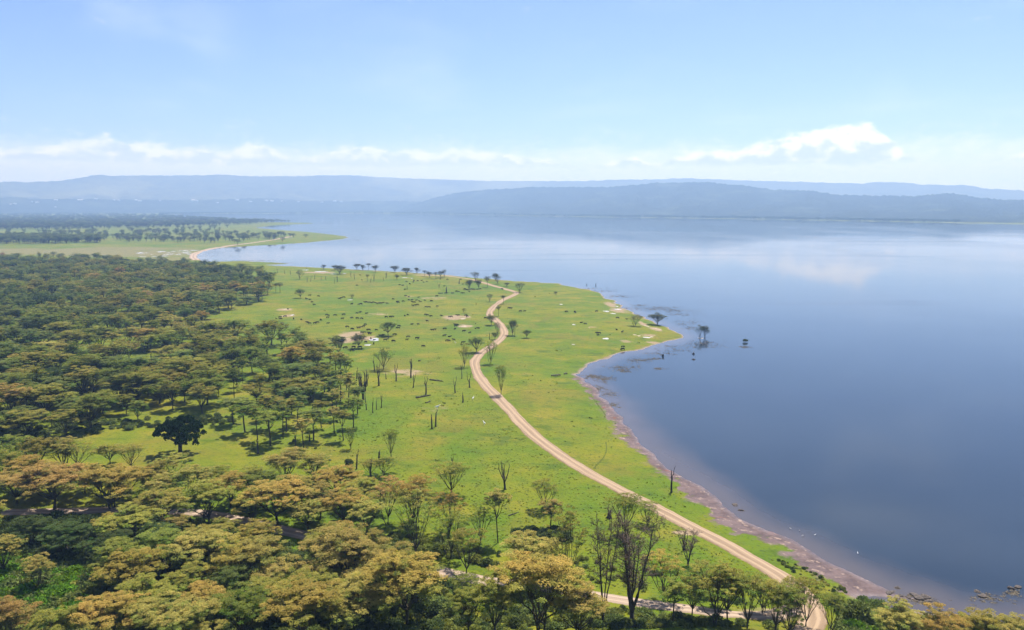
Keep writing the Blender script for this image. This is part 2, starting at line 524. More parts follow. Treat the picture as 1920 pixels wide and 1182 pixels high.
def ridge(name, top, dist, foot_d, mat, step=5, rows=46, rough=0.05, tail=0.25, power=1.5, seed=1, tree=5.0):
    """a hill range: skyline traced as pixels at distance dist(px), foot at foot_d(px); rises from the plain with spurs and gullies"""
    xs = np.arange(top[0][0], top[-1][0] + 1, step, dtype=float)
    tx, ty = np.array([q[0] for q in top]), np.array([q[1] for q in top])
    ys = np.interp(xs, tx, ty)
    for _ in range(2):
        ys[1:-1] = 0.25 * ys[:-2] + 0.5 * ys[1:-1] + 0.25 * ys[2:]
    az = np.arctan((xs - CX) / F / math.cos(PITCH))
    r = np.random.default_rng(seed)
    u = np.array([pix_azel(x, y)[0] for x, y in zip(xs, ys)])
    v = np.array([pix_azel(x, y)[1] for x, y in zip(xs, ys)])
    D, D0 = np.array([dist(x) for x in xs]), np.array([foot_d(x) for x in xs])
    zt = np.maximum(CAM_H + v * D, 4.0)
    V = []
    for k in range(rows + 1):
        q = k / rows
        if q <= 1 - tail + 1e-9:
            s = q / (1 - tail)
            d = D0 + (D - D0) * s
            z = zt * s ** power * (1 - 0.35 * (1 - s))
            z = z + rough * zt * smooth_noise(u * 60, np.full_like(u, s * 5), seed) * math.sin(math.pi * min(s, 1)) * 1.2
            if s < 0.999:
                z = np.minimum(z, np.maximum(CAM_H + v * d - 0.5, 2.0))
            z = z + r.uniform(-1, 1, len(u)) * tree * (0.3 + 0.7 * s) * (s > 0.05)
        else:
            s = (q - 1 + tail) / tail
            d = D * (1 + 0.12 * s)
            z = zt * (1 - 0.6 * s)
        V.append(np.column_stack([np.sin(u) * d, np.cos(u) * d, z - (3 if k == 0 else 0)]))
    V = np.concatenate(V)
    n = len(xs)
    Fq = np.array([(k * n + i, k * n + i + 1, (k + 1) * n + i + 1, (k + 1) * n + i) for k in range(rows) for i in range(n - 1)])
    o = big_mesh(name, np.array(V), Fq, mat)
    tag(o, kind='structure')
    return o


shx = [q[0] for q in FAR_SHORE] + [2400]
shd = [float(np.hypot(*unproject(q[0], q[1], 0))) for q in FAR_SHORE] + [2900]
far_shore_d = lambda x: float(np.interp(x, shx, shd))
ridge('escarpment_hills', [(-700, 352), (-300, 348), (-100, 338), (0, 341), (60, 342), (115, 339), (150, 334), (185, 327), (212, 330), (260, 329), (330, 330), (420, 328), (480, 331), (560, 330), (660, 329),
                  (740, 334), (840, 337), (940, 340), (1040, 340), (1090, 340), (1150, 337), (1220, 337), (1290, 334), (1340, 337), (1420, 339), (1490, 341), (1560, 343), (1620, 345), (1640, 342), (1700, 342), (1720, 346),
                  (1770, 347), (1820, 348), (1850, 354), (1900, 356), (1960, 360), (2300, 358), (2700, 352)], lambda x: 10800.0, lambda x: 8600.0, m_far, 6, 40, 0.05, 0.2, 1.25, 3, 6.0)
ridge('low_hills', [(-500, 372), (-200, 374), (0, 371), (25, 369), (60, 373), (140, 372), (200, 374), (300, 375), (420, 374), (480, 371), (520, 372), (560, 376), (640, 377), (760, 377), (860, 379), (960, 384)],
      lambda x: 8900.0, lambda x: 8000.0, m_hill, 5, 26, 0.05, 0.3, 1.0, 5, 5.0)
ridge('wooded_hills', [(740, 392), (760, 387), (790, 379), (820, 370), (860, 361), (900, 357), (950, 354), (1000, 351), (1060, 351), (1140, 351), (1190, 347), (1230, 343), (1300, 342), (1330, 342), (1370, 346), (1420, 351),
                        (1450, 356), (1520, 358), (1570, 365), (1640, 367), (1720, 368), (1760, 364), (1785, 362), (1830, 370), (1880, 375), (1930, 374), (2000, 368), (2200, 360), (2500, 356)],
      lambda x: far_shore_d(x) * 0.7 + 3500, lambda x: far_shore_d(x) + 60, m_hill, 4, 60, 0.045, 0.15, 1.35, 9, 5.5)

# ------------------------------------------------------------------ haze: the air of the basin
m_haze, t = material('haze_air')
pv = t.n('ShaderNodeVolumePrincipled')
pv.inputs['Color'].default_value = (0.38, 0.61, 1.0, 1)
pv.inputs['Absorption Color'].default_value = (0.4, 0.4, 0.4, 1)
pv.inputs['Density'].default_value = 1.65e-4
pv.inputs['Anisotropy'].default_value = 0.25
finish(t, None, volume=pv.outputs[0])
HB = 12600.0
hz = mesh_obj('haze', [(sx * HB, sy * HB, z) for z in (-4.0, 520.0) for sy in (-1, 1) for sx in (-1, 1)],
              [(0, 2, 3, 1), (4, 5, 7, 6), (0, 1, 5, 4), (1, 3, 7, 5), (3, 2, 6, 7), (2, 0, 4, 6)], m_haze, smooth=False)
tag(hz, 'pale blue haze lying over the lake basin', 'haze', kind='stuff')

# ------------------------------------------------------------------ dirt road, track, trails
def catmull(pts, per=8):
    P = [np.array(p, float) for p in pts]
    P = [2 * P[0] - P[1]] + P + [2 * P[-1] - P[-2]]
    out = []
    for i in range(1, len(P) - 2):
        for k in range(per):
            s = k / per
            a, b, c, d = P[i - 1], P[i], P[i + 1], P[i + 2]
            out.append(0.5 * (2 * b + (c - a) * s + (2 * a - 5 * b + 4 * c - d) * s * s + (3 * b - a - 3 * c + d) * s ** 3))
    out.append(P[-2])
    return np.array(out)


def strip(name, px_pts, width, mat, lift=0.09, cross=8, wob=0.25, seed=0, camber=0.05):
    r = np.random.default_rng(seed)
    line = catmull([unproject(x, y, 1.2) for x, y in px_pts], 8)
    # even spacing
    L = np.concatenate([[0], np.cumsum(np.hypot(*np.diff(line, axis=0).T))])
    ss = np.arange(0, L[-1], max(1.5, width * 0.4))
    line = np.column_stack([np.interp(ss, L, line[:, 0]), np.interp(ss, L, line[:, 1])])
    tg = np.gradient(line, axis=0)
    tg /= np.linalg.norm(tg, axis=1)[:, None] + 1e-9
    nrm = np.column_stack([tg[:, 1], -tg[:, 0]])
    wl = np.ones(len(line)) * width / 2
    j1 = np.convolve(r.normal(0, wob, len(line) + 4), np.ones(5) / 5, 'valid')
    j2_ = np.convolve(r.normal(0, wob, len(line) + 4), np.ones(5) / 5, 'valid')
    V, U = [], []
    for k in range(cross + 1):
        q = -1 + 2 * k / cross
        off = q * wl + (j1 if q < 0 else j2_) * abs(q)
        P = line + nrm * off[:, None]
        z = ground_z(P) + lift + camber * (1 - q * q) - (lift + 0.05 if abs(q) == 1 else 0)
        V.append(np.column_stack([P, z]))
        U.append(np.full(len(line), q))
    n = len(line)
    V = np.concatenate(V)
    U = np.concatenate(U)
    Q = np.array([(k * n + i, k * n + i + 1, (k + 1) * n + i + 1, (k + 1) * n + i) for k in range(cross) for i in range(n - 1)])
    o = big_mesh(name, V, Q[:, ::-1] if True else Q, mat)
    float_attr(o.data, 'cross', U)
    float_attr(o.data, 'along', np.tile(ss, cross + 1))
    tag(o, kind='structure')
    return o, line


def road_material(name, light, dark, verge):
    m, t = material(name)
    pos = t.n('ShaderNodeNewGeometry').outputs['Position']
    u, v = t.attr('cross').outputs['Fac'], t.attr('along').outputs['Fac']
    cb = t.n('ShaderNodeCombineXYZ')
    t.set(cb.inputs[0], t.m('MULTIPLY', u, 3.4))
    t.set(cb.inputs[1], t.m('MULTIPLY', v, 0.045))
    streak = t.noise(cb.outputs[0], 1.0, 5, 0.6)
    gr = t.noise(pos, 1 / 1.2, 4, 0.65)
    big = t.noise(pos, 1 / 14, 3)
    col = t.mix(t.ss(streak, 0.36, 0.64), dark, light)
    col = t.mix(t.ss(gr, 0.5, 0.75, 0, 0.35), col, dark)
    col = t.mix(t.ss(big, 0.45, 0.7, 0, 0.4), col, tuple(c * 0.82 for c in light))
    au = t.m('ABSOLUTE', u)
    rut = t.m('ABSOLUTE', t.m('SUBTRACT', t.m('ADD', au, t.m('MULTIPLY', t.m('SUBTRACT', big, 0.5), 0.3)), 0.40))
    col = t.mix(t.ss(rut, 0.05, 0.20, 0.75, 0.0), col, tuple(min(1, c * 1.15) for c in light))
    mid_ = t.ss(t.m('ADD', au, t.m('MULTIPLY', t.m('SUBTRACT', gr, 0.5), 0.4)), 0.03, 0.20, 0.55, 0.0)
    col = t.mix(mid_, col, dark)
    edge = t.ss(t.m('ADD', au, t.m('MULTIPLY', t.m('SUBTRACT', gr, 0.5), 0.5)), 0.78, 1.0)
    col = t.mix(edge, col, verge)
    b_ = t.n('ShaderNodeBump')
    b_.inputs['Strength'].default_value = 0.5
    b_.inputs['Distance'].default_value = 0.1
    t.set(b_.inputs['Height'], t.m('ADD', streak, gr))
    finish(t, principled(t, col, 0.95, 0.1, b_.outputs[0]).outputs[0])
    return m


m_road = road_material('pale_murram', (0.33, 0.235, 0.145), (0.22, 0.150, 0.092), (0.15, 0.105, 0.045))
m_track = road_material('pale_track', (0.36, 0.27, 0.19), (0.25, 0.18, 0.125), (0.14, 0.11, 0.04))
ROAD_PX = [(700, 508.5), (760, 512), (820, 516), (865, 521), (900, 529), (928, 537), (950, 543), (968, 549), (962, 555), (945, 563), (930, 573), (920, 584), (919, 592), (929, 600), (939, 611), (945, 624), (940, 635), (925, 648),
           (905, 661), (894, 672), (889, 684), (893, 698), (903, 714), (918, 732), (936, 751), (955, 771), (977, 795), (1002, 820), (1035, 845), (1070, 868), (1110, 892), (1160, 918), (1210, 942), (1260, 967), (1310, 992), (1360, 1018), (1410, 1047),
           (1450, 1070), (1485, 1092), (1510, 1118), (1522, 1145), (1520, 1175), (1500, 1230)]
TRACK_PX = [(-120, 966), (0, 963), (60, 962), (150, 960), (240, 958), (330, 961), (400, 968), (464, 981), (520, 994), (575, 1007), (640, 1028), (717, 1052), (780, 1066), (852, 1080), (920, 1093), (1000, 1103), (1082, 1118), (1142, 1132), (1216, 1146), (1291, 1156), (1366, 1164), (1440, 1160), (1500, 1135)]
road, road_line = strip('dirt_road', ROAD_PX, 5.3, m_road, 0.12, 10, 0.5, 1)
track, track_line = strip('dirt_track', TRACK_PX, 4.6, m_track, 0.10, 8, 0.5, 2)
FARROAD_PX = [(368, 487), (362, 481), (366, 475), (380, 470), (400, 465), (440, 460), (480, 455), (520, 449), (545, 444)]
farroad, _ = strip('shore_road', FARROAD_PX, 12.0, m_track, 0.2, 4, 0.6, 3)

m_trail, t = material('trodden_grass')
pos = t.n('ShaderNodeNewGeometry').outputs['Position']
finish(t, principled(t, t.mix(t.noise(pos, 0.7, 3), (0.040, 0.055, 0.012), (0.11, 0.12, 0.02)), 0.95, 0.05).outputs[0])
strip('animal_trail', [(948, 741), (970, 735), (1000, 730), (1040, 728), (1080, 727), (1108, 722)], 0.9, m_trail, 0.06, 2, 0.3, 4, 0.0)
strip('animal_trail', [(1136, 826), (1137, 842), (1130, 858), (1120, 870), (1110, 882)], 0.8, m_trail, 0.06, 2, 0.3, 5, 0.0)
strip('animal_trail', [(1178, 655), (1195, 660), (1212, 664)], 1.0, m_trail, 0.06, 2, 0.2, 6, 0.0)
strip('animal_trail', [(1108, 738), (1122, 756), (1136, 775)], 0.7, m_trail, 0.06, 2, 0.2, 7, 0.0)

# ------------------------------------------------------------------ pools and pale crusts on the meadow
m_pool, t = material('pale_pool')
pos = t.n('ShaderNodeNewGeometry').outputs['Position']
n = t.noise(pos, 1 / 3.0, 4, 0.6)
finish(t, principled(t, t.mix(n, (0.36, 0.34, 0.33), (0.48, 0.47, 0.46)), t.ss(n, 0.4, 0.6, 0.15, 0.45), 0.5).outputs[0])
m_crust, t = material('pale_crust')
pos = t.n('ShaderNodeNewGeometry').outputs['Position']
n = t.noise(pos, 1 / 2.0, 5, 0.65)
finish(t, principled(t, t.mix(n, (0.30, 0.23, 0.16), (0.48, 0.41, 0.33)), 0.9, 0.1).outputs[0])


def blob_sheet(name, px, py, a, b, mat, lift=0.07, seed=0, irr=0.28, skew=0.0):
    r = np.random.default_rng(seed)
    c = place(px, py)
    ra = 0.75 * a / px_per_m(c)
    rb = 0.8 * max((unproject(px, py - b)[1] - unproject(px, py + b)[1]) / 2, 1.0)
    N = 40
    th = np.linspace(0, 2 * math.pi, N, endpoint=False)
    k = 1 + irr * (np.sin(2 * th + r.uniform(0, 6)) * 0.5 + np.sin(3 * th + r.uniform(0, 6)) * 0.5 + np.sin(5 * th + r.uniform(0, 6)) * 0.35 + np.sin(9 * th + r.uniform(0, 6)) * 0.2)
    ring = np.column_stack([c[0] + ra * k * np.cos(th) + skew * rb * np.sin(th), c[1] + rb * k * np.sin(th)])
    inner = c[:2] + (ring - c[:2]) * 0.55
    P = np.concatenate([c[None, :2], inner, ring])
    z = ground_z(P) + lift
    z[1 + N:] -= lift + 0.04
    V = np.column_stack([P, z])
    Fc = [(0, 1 + i, 1 + (i + 1) % N) for i in range(N)] + [(1 + i, 1 + N + i, 1 + N + (i + 1) % N, 1 + (i + 1) % N) for i in range(N)]
    o = mesh_obj(name, V, Fc, mat)
    tag(o, kind='structure')
    return o


for k, (px, py, a, b) in enumerate([(702, 637, 15, 3.2), (690, 647, 10, 1.6), (548, 591, 5, 1.3), (515, 611, 8, 1.3), (656, 562.5, 7, 0.9), (626, 514, 9, 0.7), (601, 509.5, 20, 0.8), (573, 506.5, 10, 0.7), (646, 513, 5, 0.7), (760, 521, 9, 0.7), (772, 522, 4, 0.5),
                                    (1052, 571, 5, 0.9), (1076, 609, 5, 1.1), (1136, 635, 9, 1.6), (1075, 646, 4, 0.9), (1137, 584, 10, 1.3), (1150, 588, 9, 1.0), (1158, 580, 12, 1.2), (1213, 633, 10, 1.4), (1156, 575, 6, 0.8)]):
    blob_sheet('pool', px, py, a, b, m_pool, 0.09, 40 + k)
for k, (px, py, a, b, sk) in enumerate([(1214, 612, 3.5, 2.5, -0.5), (1232, 617, 3.5, 2.8, -0.6), (1198, 630, 6, 0.9, 0), (1190, 628, 5, 0.8, 0), (1222, 632, 6, 1.0, 0), (536, 580, 10, 0.9, 0), (868, 598, 9, 1.0, 0), (870, 612, 10, 1.2, 0), (1105, 615, 3, 0.5, 0)]):
    blob_sheet('pale_ground', px, py, a, b, m_crust, 0.08, 70 + k, 0.4, sk)

# white glints of shallow water in the marsh by the causeway
rr_ = np.random.default_rng(5)
for k in range(34):
    px = rr_.uniform(262, 368)
    py = 474 + rr_.normal(0, 3.2) + (368 - px) * 0.02
    if 468 < py < 483:
        blob_sheet('pool', px, py, rr_.uniform(3, 11), rr_.uniform(0.25, 0.8), m_pool, 0.10, 100 + k, 0.45)
# ------------------------------------------------------------------ tree materials
def leaf_material(name, transl=0.3, fixed=None):
    """leaf colour comes from the object's own colour, varied per tree, per bough and per spray"""
    m, t = material(name)
    oi = t.n('ShaderNodeObjectInfo')
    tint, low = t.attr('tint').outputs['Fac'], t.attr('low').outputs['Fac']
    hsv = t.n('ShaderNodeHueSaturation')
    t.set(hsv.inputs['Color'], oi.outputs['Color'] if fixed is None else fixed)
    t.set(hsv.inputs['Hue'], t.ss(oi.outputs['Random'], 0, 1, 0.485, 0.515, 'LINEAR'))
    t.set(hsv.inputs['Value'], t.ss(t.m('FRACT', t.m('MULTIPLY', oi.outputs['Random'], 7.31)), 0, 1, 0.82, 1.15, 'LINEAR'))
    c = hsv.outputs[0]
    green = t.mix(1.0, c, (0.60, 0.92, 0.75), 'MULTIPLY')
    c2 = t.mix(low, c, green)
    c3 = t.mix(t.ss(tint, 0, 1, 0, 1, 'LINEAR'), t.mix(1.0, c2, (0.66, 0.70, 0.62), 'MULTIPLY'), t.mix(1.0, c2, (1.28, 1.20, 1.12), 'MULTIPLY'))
    d = t.n('ShaderNodeBsdfDiffuse')
    t.set(d.inputs[0], c3)
    tr = t.n('ShaderNodeBsdfTranslucent')
    t.set(tr.inputs[0], c3)
    mx = t.n('ShaderNodeMixShader')
    mx.inputs[0].default_value = transl
    t.t.links.new(d.outputs[0], mx.inputs[1])
    t.t.links.new(tr.outputs[0], mx.inputs[2])
    finish(t, mx.outputs[0])
    return m


def bark_material(name, a, b, scale=2.0):
    m, t = material(name)
    pos = t.n('ShaderNodeTexCoord').outputs['Object']
    n = t.noise(t.mapping(pos, (1, 1, 0.3)), scale, 5, 0.65)
    finish(t, principled(t, t.mix(t.ss(n, 0.35, 0.65), a, b), 0.9, 0.1).outputs[0])
    return m


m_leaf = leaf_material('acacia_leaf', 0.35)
m_bark = bark_material('acacia_bark', (0.045, 0.040, 0.026), (0.105, 0.090, 0.055))
m_dead = bark_material('dead_wood', (0.038, 0.032, 0.027), (0.095, 0.082, 0.070))
m_twig = bark_material('bare_twig', (0.105, 0.075, 0.052), (0.18, 0.13, 0.09))


# ------------------------------------------------------------------ tree generators
class MB:
    """collects tubes"""
    def __init__(self):
        self.v, self.f, self.n = [], [], 0

    def tube(self, pts, rads, sides=5):
        pts = np.array(pts, float)
        k = len(pts)
        tg = np.gradient(pts, axis=0)
        tg /= np.linalg.norm(tg, axis=1)[:, None] + 1e-9
        ref = np.where(np.abs(tg[:, 2:3]) > 0.9, [[1.0, 0, 0]], [[0, 0, 1.0]])
        a = np.cross(tg, ref)
        a /= np.linalg.norm(a, axis=1)[:, None] + 1e-9
        b = np.cross(tg, a)
        th = np.linspace(0, 2 * math.pi, sides, endpoint=False)
        ring = (a[:, None, :] * np.cos(th)[None, :, None] + b[:, None, :] * np.sin(th)[None, :, None]) * np.array(rads)[:, None, None] + pts[:, None, :]
        self.v.append(ring.reshape(-1, 3))
        o = self.n
        for i in range(k - 1):
            for j in range(sides):
                j2_ = (j + 1) % sides
                self.f.append((o + i * sides + j, o + i * sides + j2_, o + (i + 1) * sides + j2_, o + (i + 1) * sides + j))
        self.f.append(tuple(o + (k - 1) * sides + j for j in range(sides)))
        self.n += k * sides

    def mesh(self, name, mat):
        me = bpy.data.meshes.new(name)
        me.from_pydata([tuple(q) for q in np.concatenate(self.v)], [], self.f)
        me.polygons.foreach_set('use_smooth', [True] * len(me.polygons))
        me.materials.append(mat)
        me.update()
        return me


def bez(a, b, c, n=6):
    s = np.linspace(0, 1, n)[:, None]
    return (1 - s) ** 2 * a + 2 * s * (1 - s) * b + s * s * c


def cards_mesh(name, C, D, N, L, W, tint, low, mat):
    """diamond leaf sprays: centre, long axis, normal, length, width"""
    D = D / (np.linalg.norm(D, axis=1)[:, None] + 1e-9)
    S = np.cross(D, N)
    S /= np.linalg.norm(S, axis=1)[:, None] + 1e-9
    n = len(C)
    V = np.empty((n, 4, 3))
    V[:, 0] = C - D * (L * 0.5)[:, None]
    V[:, 1] = C + S * (W * 0.5)[:, None]
    V[:, 2] = C + D * (L * 0.5)[:, None]
    V[:, 3] = C - S * (W * 0.5)[:, None]
    me = bpy.data.meshes.new(name)
    me.vertices.add(n * 4)
    me.vertices.foreach_set('co', V.astype(np.float32).ravel())
    me.loops.add(n * 4)
    me.loops.foreach_set('vertex_index', np.arange(n * 4, dtype=np.int32))
    me.polygons.add(n)
    me.polygons.foreach_set('loop_start', np.arange(0, n * 4, 4, dtype=np.int32))
    me.update(calc_edges=True)
    float_attr(me, 'tint', np.clip(tint, 0, 1), 'FACE')
    float_attr(me, 'low', np.clip(low, 0, 1), 'FACE')
    me.materials.append(mat)
    return me


def acacia(seed, H=12.0, R=8.0, nsub=9, fork=0.22, depth=0.30, pads=11, per=60, leaf=0.62, stems=1, thin=1.0, dome=0.30, keep=1.0, subk=0.42):
    r = np.random.default_rng(seed)
    mb = MB()
    tr = 0.020 * H * thin
    roots = []
    for k in range(stems):
        a = r.uniform(0, 6.28)
        b = np.array([math.cos(a), math.sin(a), 0]) * (0.35 * k)
        lean = np.array([r.normal(0, 0.05), r.normal(0, 0.05), 0]) * H
        ft = np.array([0, 0, H * fork * r.uniform(0.85, 1.15)]) + b * 1.8 + lean * 0.4
        base = b + np.array([0, 0, -0.4])
        mb.tube(bez(base, (base + ft) / 2 + r.normal(0, 0.12, 3), ft, 5), np.linspace(tr * 1.35, tr * 0.95, 5) / (1 + 0.35 * (stems - 1)), 6)
        roots.append(ft)
    C, D, N, L, W, T, LO = [], [], [], [], [], [], []
    ga = r.uniform(0, 6.28)
    for i in range(nsub):
        rho = R * (1 - subk * 0.8) * math.sqrt((i + 0.25) / nsub) * r.uniform(0.85, 1.12)
        th = ga + i * 2.39996 + r.normal(0, 0.25)
        sr = R * subk * r.uniform(0.78, 1.2)
        top = H * (1 - dome * (rho / R) ** 2) - r.uniform(0, 0.20) * H
        sc = np.array([rho * math.cos(th), rho * math.sin(th), top])
        ft = roots[int(r.integers(len(roots)))]
        start = ft - np.array([0, 0, r.uniform(0, 0.04) * H])
        end = sc - np.array([0, 0, depth * sr * 1.3 + 0.4])
        ctrl = start + (end - start) * np.array([0.62, 0.62, 0.42]) + r.normal(0, 0.35, 3)
        limb = bez(start, ctrl, end, 7)
        limb[1:-1] += r.normal(0, 0.10, (5, 3))
        mb.tube(limb, np.linspace(tr * 0.62, tr * 0.22, 7), 5)
        for p in range(pads):
            if r.uniform() > keep:
                continue
            q = math.sqrt(r.uniform(0.02, 1))
            pa = r.uniform(0, 6.28)
            lowp = float(r.choice([0, 0, 0, 1, 1, 2]))
            pr = sr * r.uniform(0.20, 0.40)
            pc = sc + np.array([math.cos(pa) * sr * q, math.sin(pa) * sr * q, -depth * sr * q * q - lowp * 0.36 * sr + r.normal(0, 0.05 * sr)])
            k0 = int(r.integers(3, 6))
            mb.tube([limb[k0], (limb[k0] + pc) / 2 + np.array([0, 0, -0.2]) + r.normal(0, 0.15, 3), pc - np.array([0, 0, 0.12])], [tr * 0.17, tr * 0.11, tr * 0.04], 3)
            n = max(6, int(per * r.uniform(0.7, 1.3)))
            rr = pr * np.sqrt(r.uniform(0, 1, n))
            aa = r.uniform(0, 6.28, n)
            ex, ey = r.uniform(0.75, 1.3), r.uniform(0.75, 1.3)
            off = np.column_stack([rr * np.cos(aa) * ex, rr * np.sin(aa) * ey, -0.15 * rr * rr / pr + r.normal(0, 0.05, n)])
            C.append(pc + off)
            d = np.column_stack([np.cos(aa), np.sin(aa), np.full(n, -0.06)]) + r.normal(0, 0.5, (n, 3)) * np.array([1, 1, 0.35])
            D.append(d)
            nn = np.column_stack([r.normal(0, 0.30, n), r.normal(0, 0.30, n), np.ones(n)])
            N.append(nn / np.linalg.norm(nn, axis=1)[:, None])
            l = leaf * r.uniform(0.6, 1.7, n)
            L.append(l)
            W.append(leaf * r.uniform(0.26, 0.42, n))
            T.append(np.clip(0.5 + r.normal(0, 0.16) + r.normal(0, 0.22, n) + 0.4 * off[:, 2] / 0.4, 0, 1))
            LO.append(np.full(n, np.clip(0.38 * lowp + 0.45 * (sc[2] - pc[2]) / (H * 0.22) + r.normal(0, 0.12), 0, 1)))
    cat = np.concatenate
    trunk = mb.mesh('trunk', m_bark)
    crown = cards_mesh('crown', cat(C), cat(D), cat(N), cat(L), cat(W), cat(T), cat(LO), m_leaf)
    return trunk, crown


def round_tree(seed, H=10.0, R=8.0, n_cl=84, per=150, leaf=0.55):
    """broad dark evergreen with a billowing rounded crown"""
    r = np.random.default_rng(seed)
    mb = MB()
    ft = np.array([0.1, 0.0, H * 0.26])
    mb.tube([np.array([0, 0, -0.4]), np.array([0.05, 0, H * 0.12]), ft], [0.75, 0.55, 0.55], 8)
    C, D, N, L, W, T, LO = [], [], [], [], [], [], []
    lobes = []
    for i in range(11):
        th = i * 2.39996 + r.normal(0, 0.2)
        q = math.sqrt((i + 0.3) / 11)
        lobes.append((np.array([math.cos(th) * R * 0.68 * q, math.sin(th) * R * 0.68 * q, H * (0.78 - 0.36 * q * q) + r.normal(0, 0.35)]), R * r.uniform(0.30, 0.42)))
    for c, lr in lobes:
        limb = bez(ft, ft + (c - ft) * np.array([0.6, 0.6, 0.3]), c - np.array([0, 0, lr * 0.2]), 6)
        mb.tube(limb, np.linspace(0.32, 0.08, 6), 5)
        for k in range(n_cl // 6):
            v = r.normal(0, 1, 3)
            v /= np.linalg.norm(v)
            v[2] = abs(v[2]) * 1.0 - 0.40
            pc = c + v * lr * np.array([1.05, 1.05, 0.85]) * r.uniform(0.75, 1.05)
            pr = lr * r.uniform(0.25, 0.40)
            n = int(per * r.uniform(0.7, 1.3))
            w = r.normal(0, 1, (n, 3))
            w /= np.linalg.norm(w, axis=1)[:, None]
            w[:, 2] = np.abs(w[:, 2]) * 1.1 - 0.35
            C.append(pc + w * pr * r.uniform(0.6, 1.0, n)[:, None])
            D.append(w + r.normal(0, 0.7, (n, 3)))
            nn = w + r.normal(0, 0.5, (n, 3)) + np.array([0, 0, 0.5])
            N.append(nn / np.linalg.norm(nn, axis=1)[:, None])
            l = leaf * r.uniform(0.6, 1.3, n)
            L.append(l)
            W.append(l * 0.55)
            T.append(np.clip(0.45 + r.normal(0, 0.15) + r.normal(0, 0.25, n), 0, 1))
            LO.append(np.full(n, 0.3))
    cat = np.concatenate
    return mb.mesh('trunk', m_dead), cards_mesh('crown', cat(C), cat(D), cat(N), cat(L), cat(W), cat(T), cat(LO), m_leaf)


def shrub_mesh(seed, per=900, leaf=0.22, flat=0.75, lobes=7, stems=True):
    """leafy bush of unit radius"""
    r = np.random.default_rng(seed)
    C, D, N, L, W, T, LO = [], [], [], [], [], [], []
    for i in range(lobes):
        th = i * 2.39996
        q = math.sqrt(i / lobes)
        c = np.array([math.cos(th) * 0.62 * q, math.sin(th) * 0.62 * q, flat * (0.62 - 0.30 * q * q) + r.normal(0, 0.07)])
        lr = r.uniform(0.30, 0.46)
        n = per // lobes
        w = r.normal(0, 1, (n, 3))
        w /= np.linalg.norm(w, axis=1)[:, None]
        w[:, 2] = np.where(w[:, 2] < -0.3, -w[:, 2], w[:, 2])
        C.append(c + w * lr * r.uniform(0.7, 1.08, n)[:, None])
        D.append(w + r.normal(0, 0.6, (n, 3)))
        nn = w + r.normal(0, 0.45, (n, 3)) + np.array([0, 0, 0.4])
        N.append(nn / np.linalg.norm(nn, axis=1)[:, None])
        l = leaf * r.uniform(0.6, 1.4, n)
        L.append(l)
        W.append(l * 0.5)
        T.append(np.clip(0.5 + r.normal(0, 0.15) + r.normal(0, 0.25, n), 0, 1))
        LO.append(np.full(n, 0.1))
    cat = np.concatenate
    return cards_mesh('foliage', cat(C), cat(D), cat(N), cat(L), cat(W), cat(T), cat(LO), m_leaf)


def dead_tree(seed, H=10.0, stems=3, fork=0.45, spread=0.16, rad=0.22, twigs=3, base=1.0):
    r = np.random.default_rng(seed)
    mb = MB()
    lean = np.array([r.normal(0, 0.03), r.normal(0, 0.03), 0]) * H
    ft = np.array([0, 0, H * fork]) + lean
    p0 = np.array([0, 0, -0.4])
    tr = bez(p0, (p0 + ft) / 2 + r.normal(0, 0.02 * H, 3), ft, 6)
    mb.tube(tr, np.linspace(rad * 1.5 * base, rad, 6), 6)
    for k in range(stems):
        a = k * 6.28 / stems + r.uniform(-0.6, 0.6)
        hh = H * r.uniform(0.72, 1.0) if k else H
        end = np.array([math.cos(a) * spread * H, math.sin(a) * spread * H, hh]) + lean * 1.4
        st = tr[int(r.integers(3, 6))]
        mid = st + (end - st) * np.array([0.75, 0.75, 0.45]) + r.normal(0, 0.03 * H, 3)
        limb = bez(st, mid, end, 7)
        limb[1:-1] += r.normal(0, 0.012 * H, (5, 3))
        mb.tube(limb, np.linspace(rad * 0.72, rad * 0.22, 7), 5)
        for j in range(int(r.integers(0, twigs + 1))):
            q = limb[int(r.integers(2, 6))]
            v = np.array([r.normal(0, 1), r.normal(0, 1), abs(r.normal(0.6, 0.7))])
            v /= np.linalg.norm(v)
            e = q + v * H * r.uniform(0.06, 0.16)
            mb.tube([q, (q + e) / 2 + r.normal(0, 0.012 * H, 3), e], [rad * 0.34, rad * 0.24, rad * 0.10], 4)
    # a few root flares at the foot
    for k in range(3):
        a = r.uniform(0, 6.28)
        mb.tube([np.array([0, 0, 0.5]), np.array([math.cos(a) * rad * 2.4, math.sin(a) * rad * 2.4, -0.15])], [rad * 0.8, rad * 0.35], 4)
    return mb


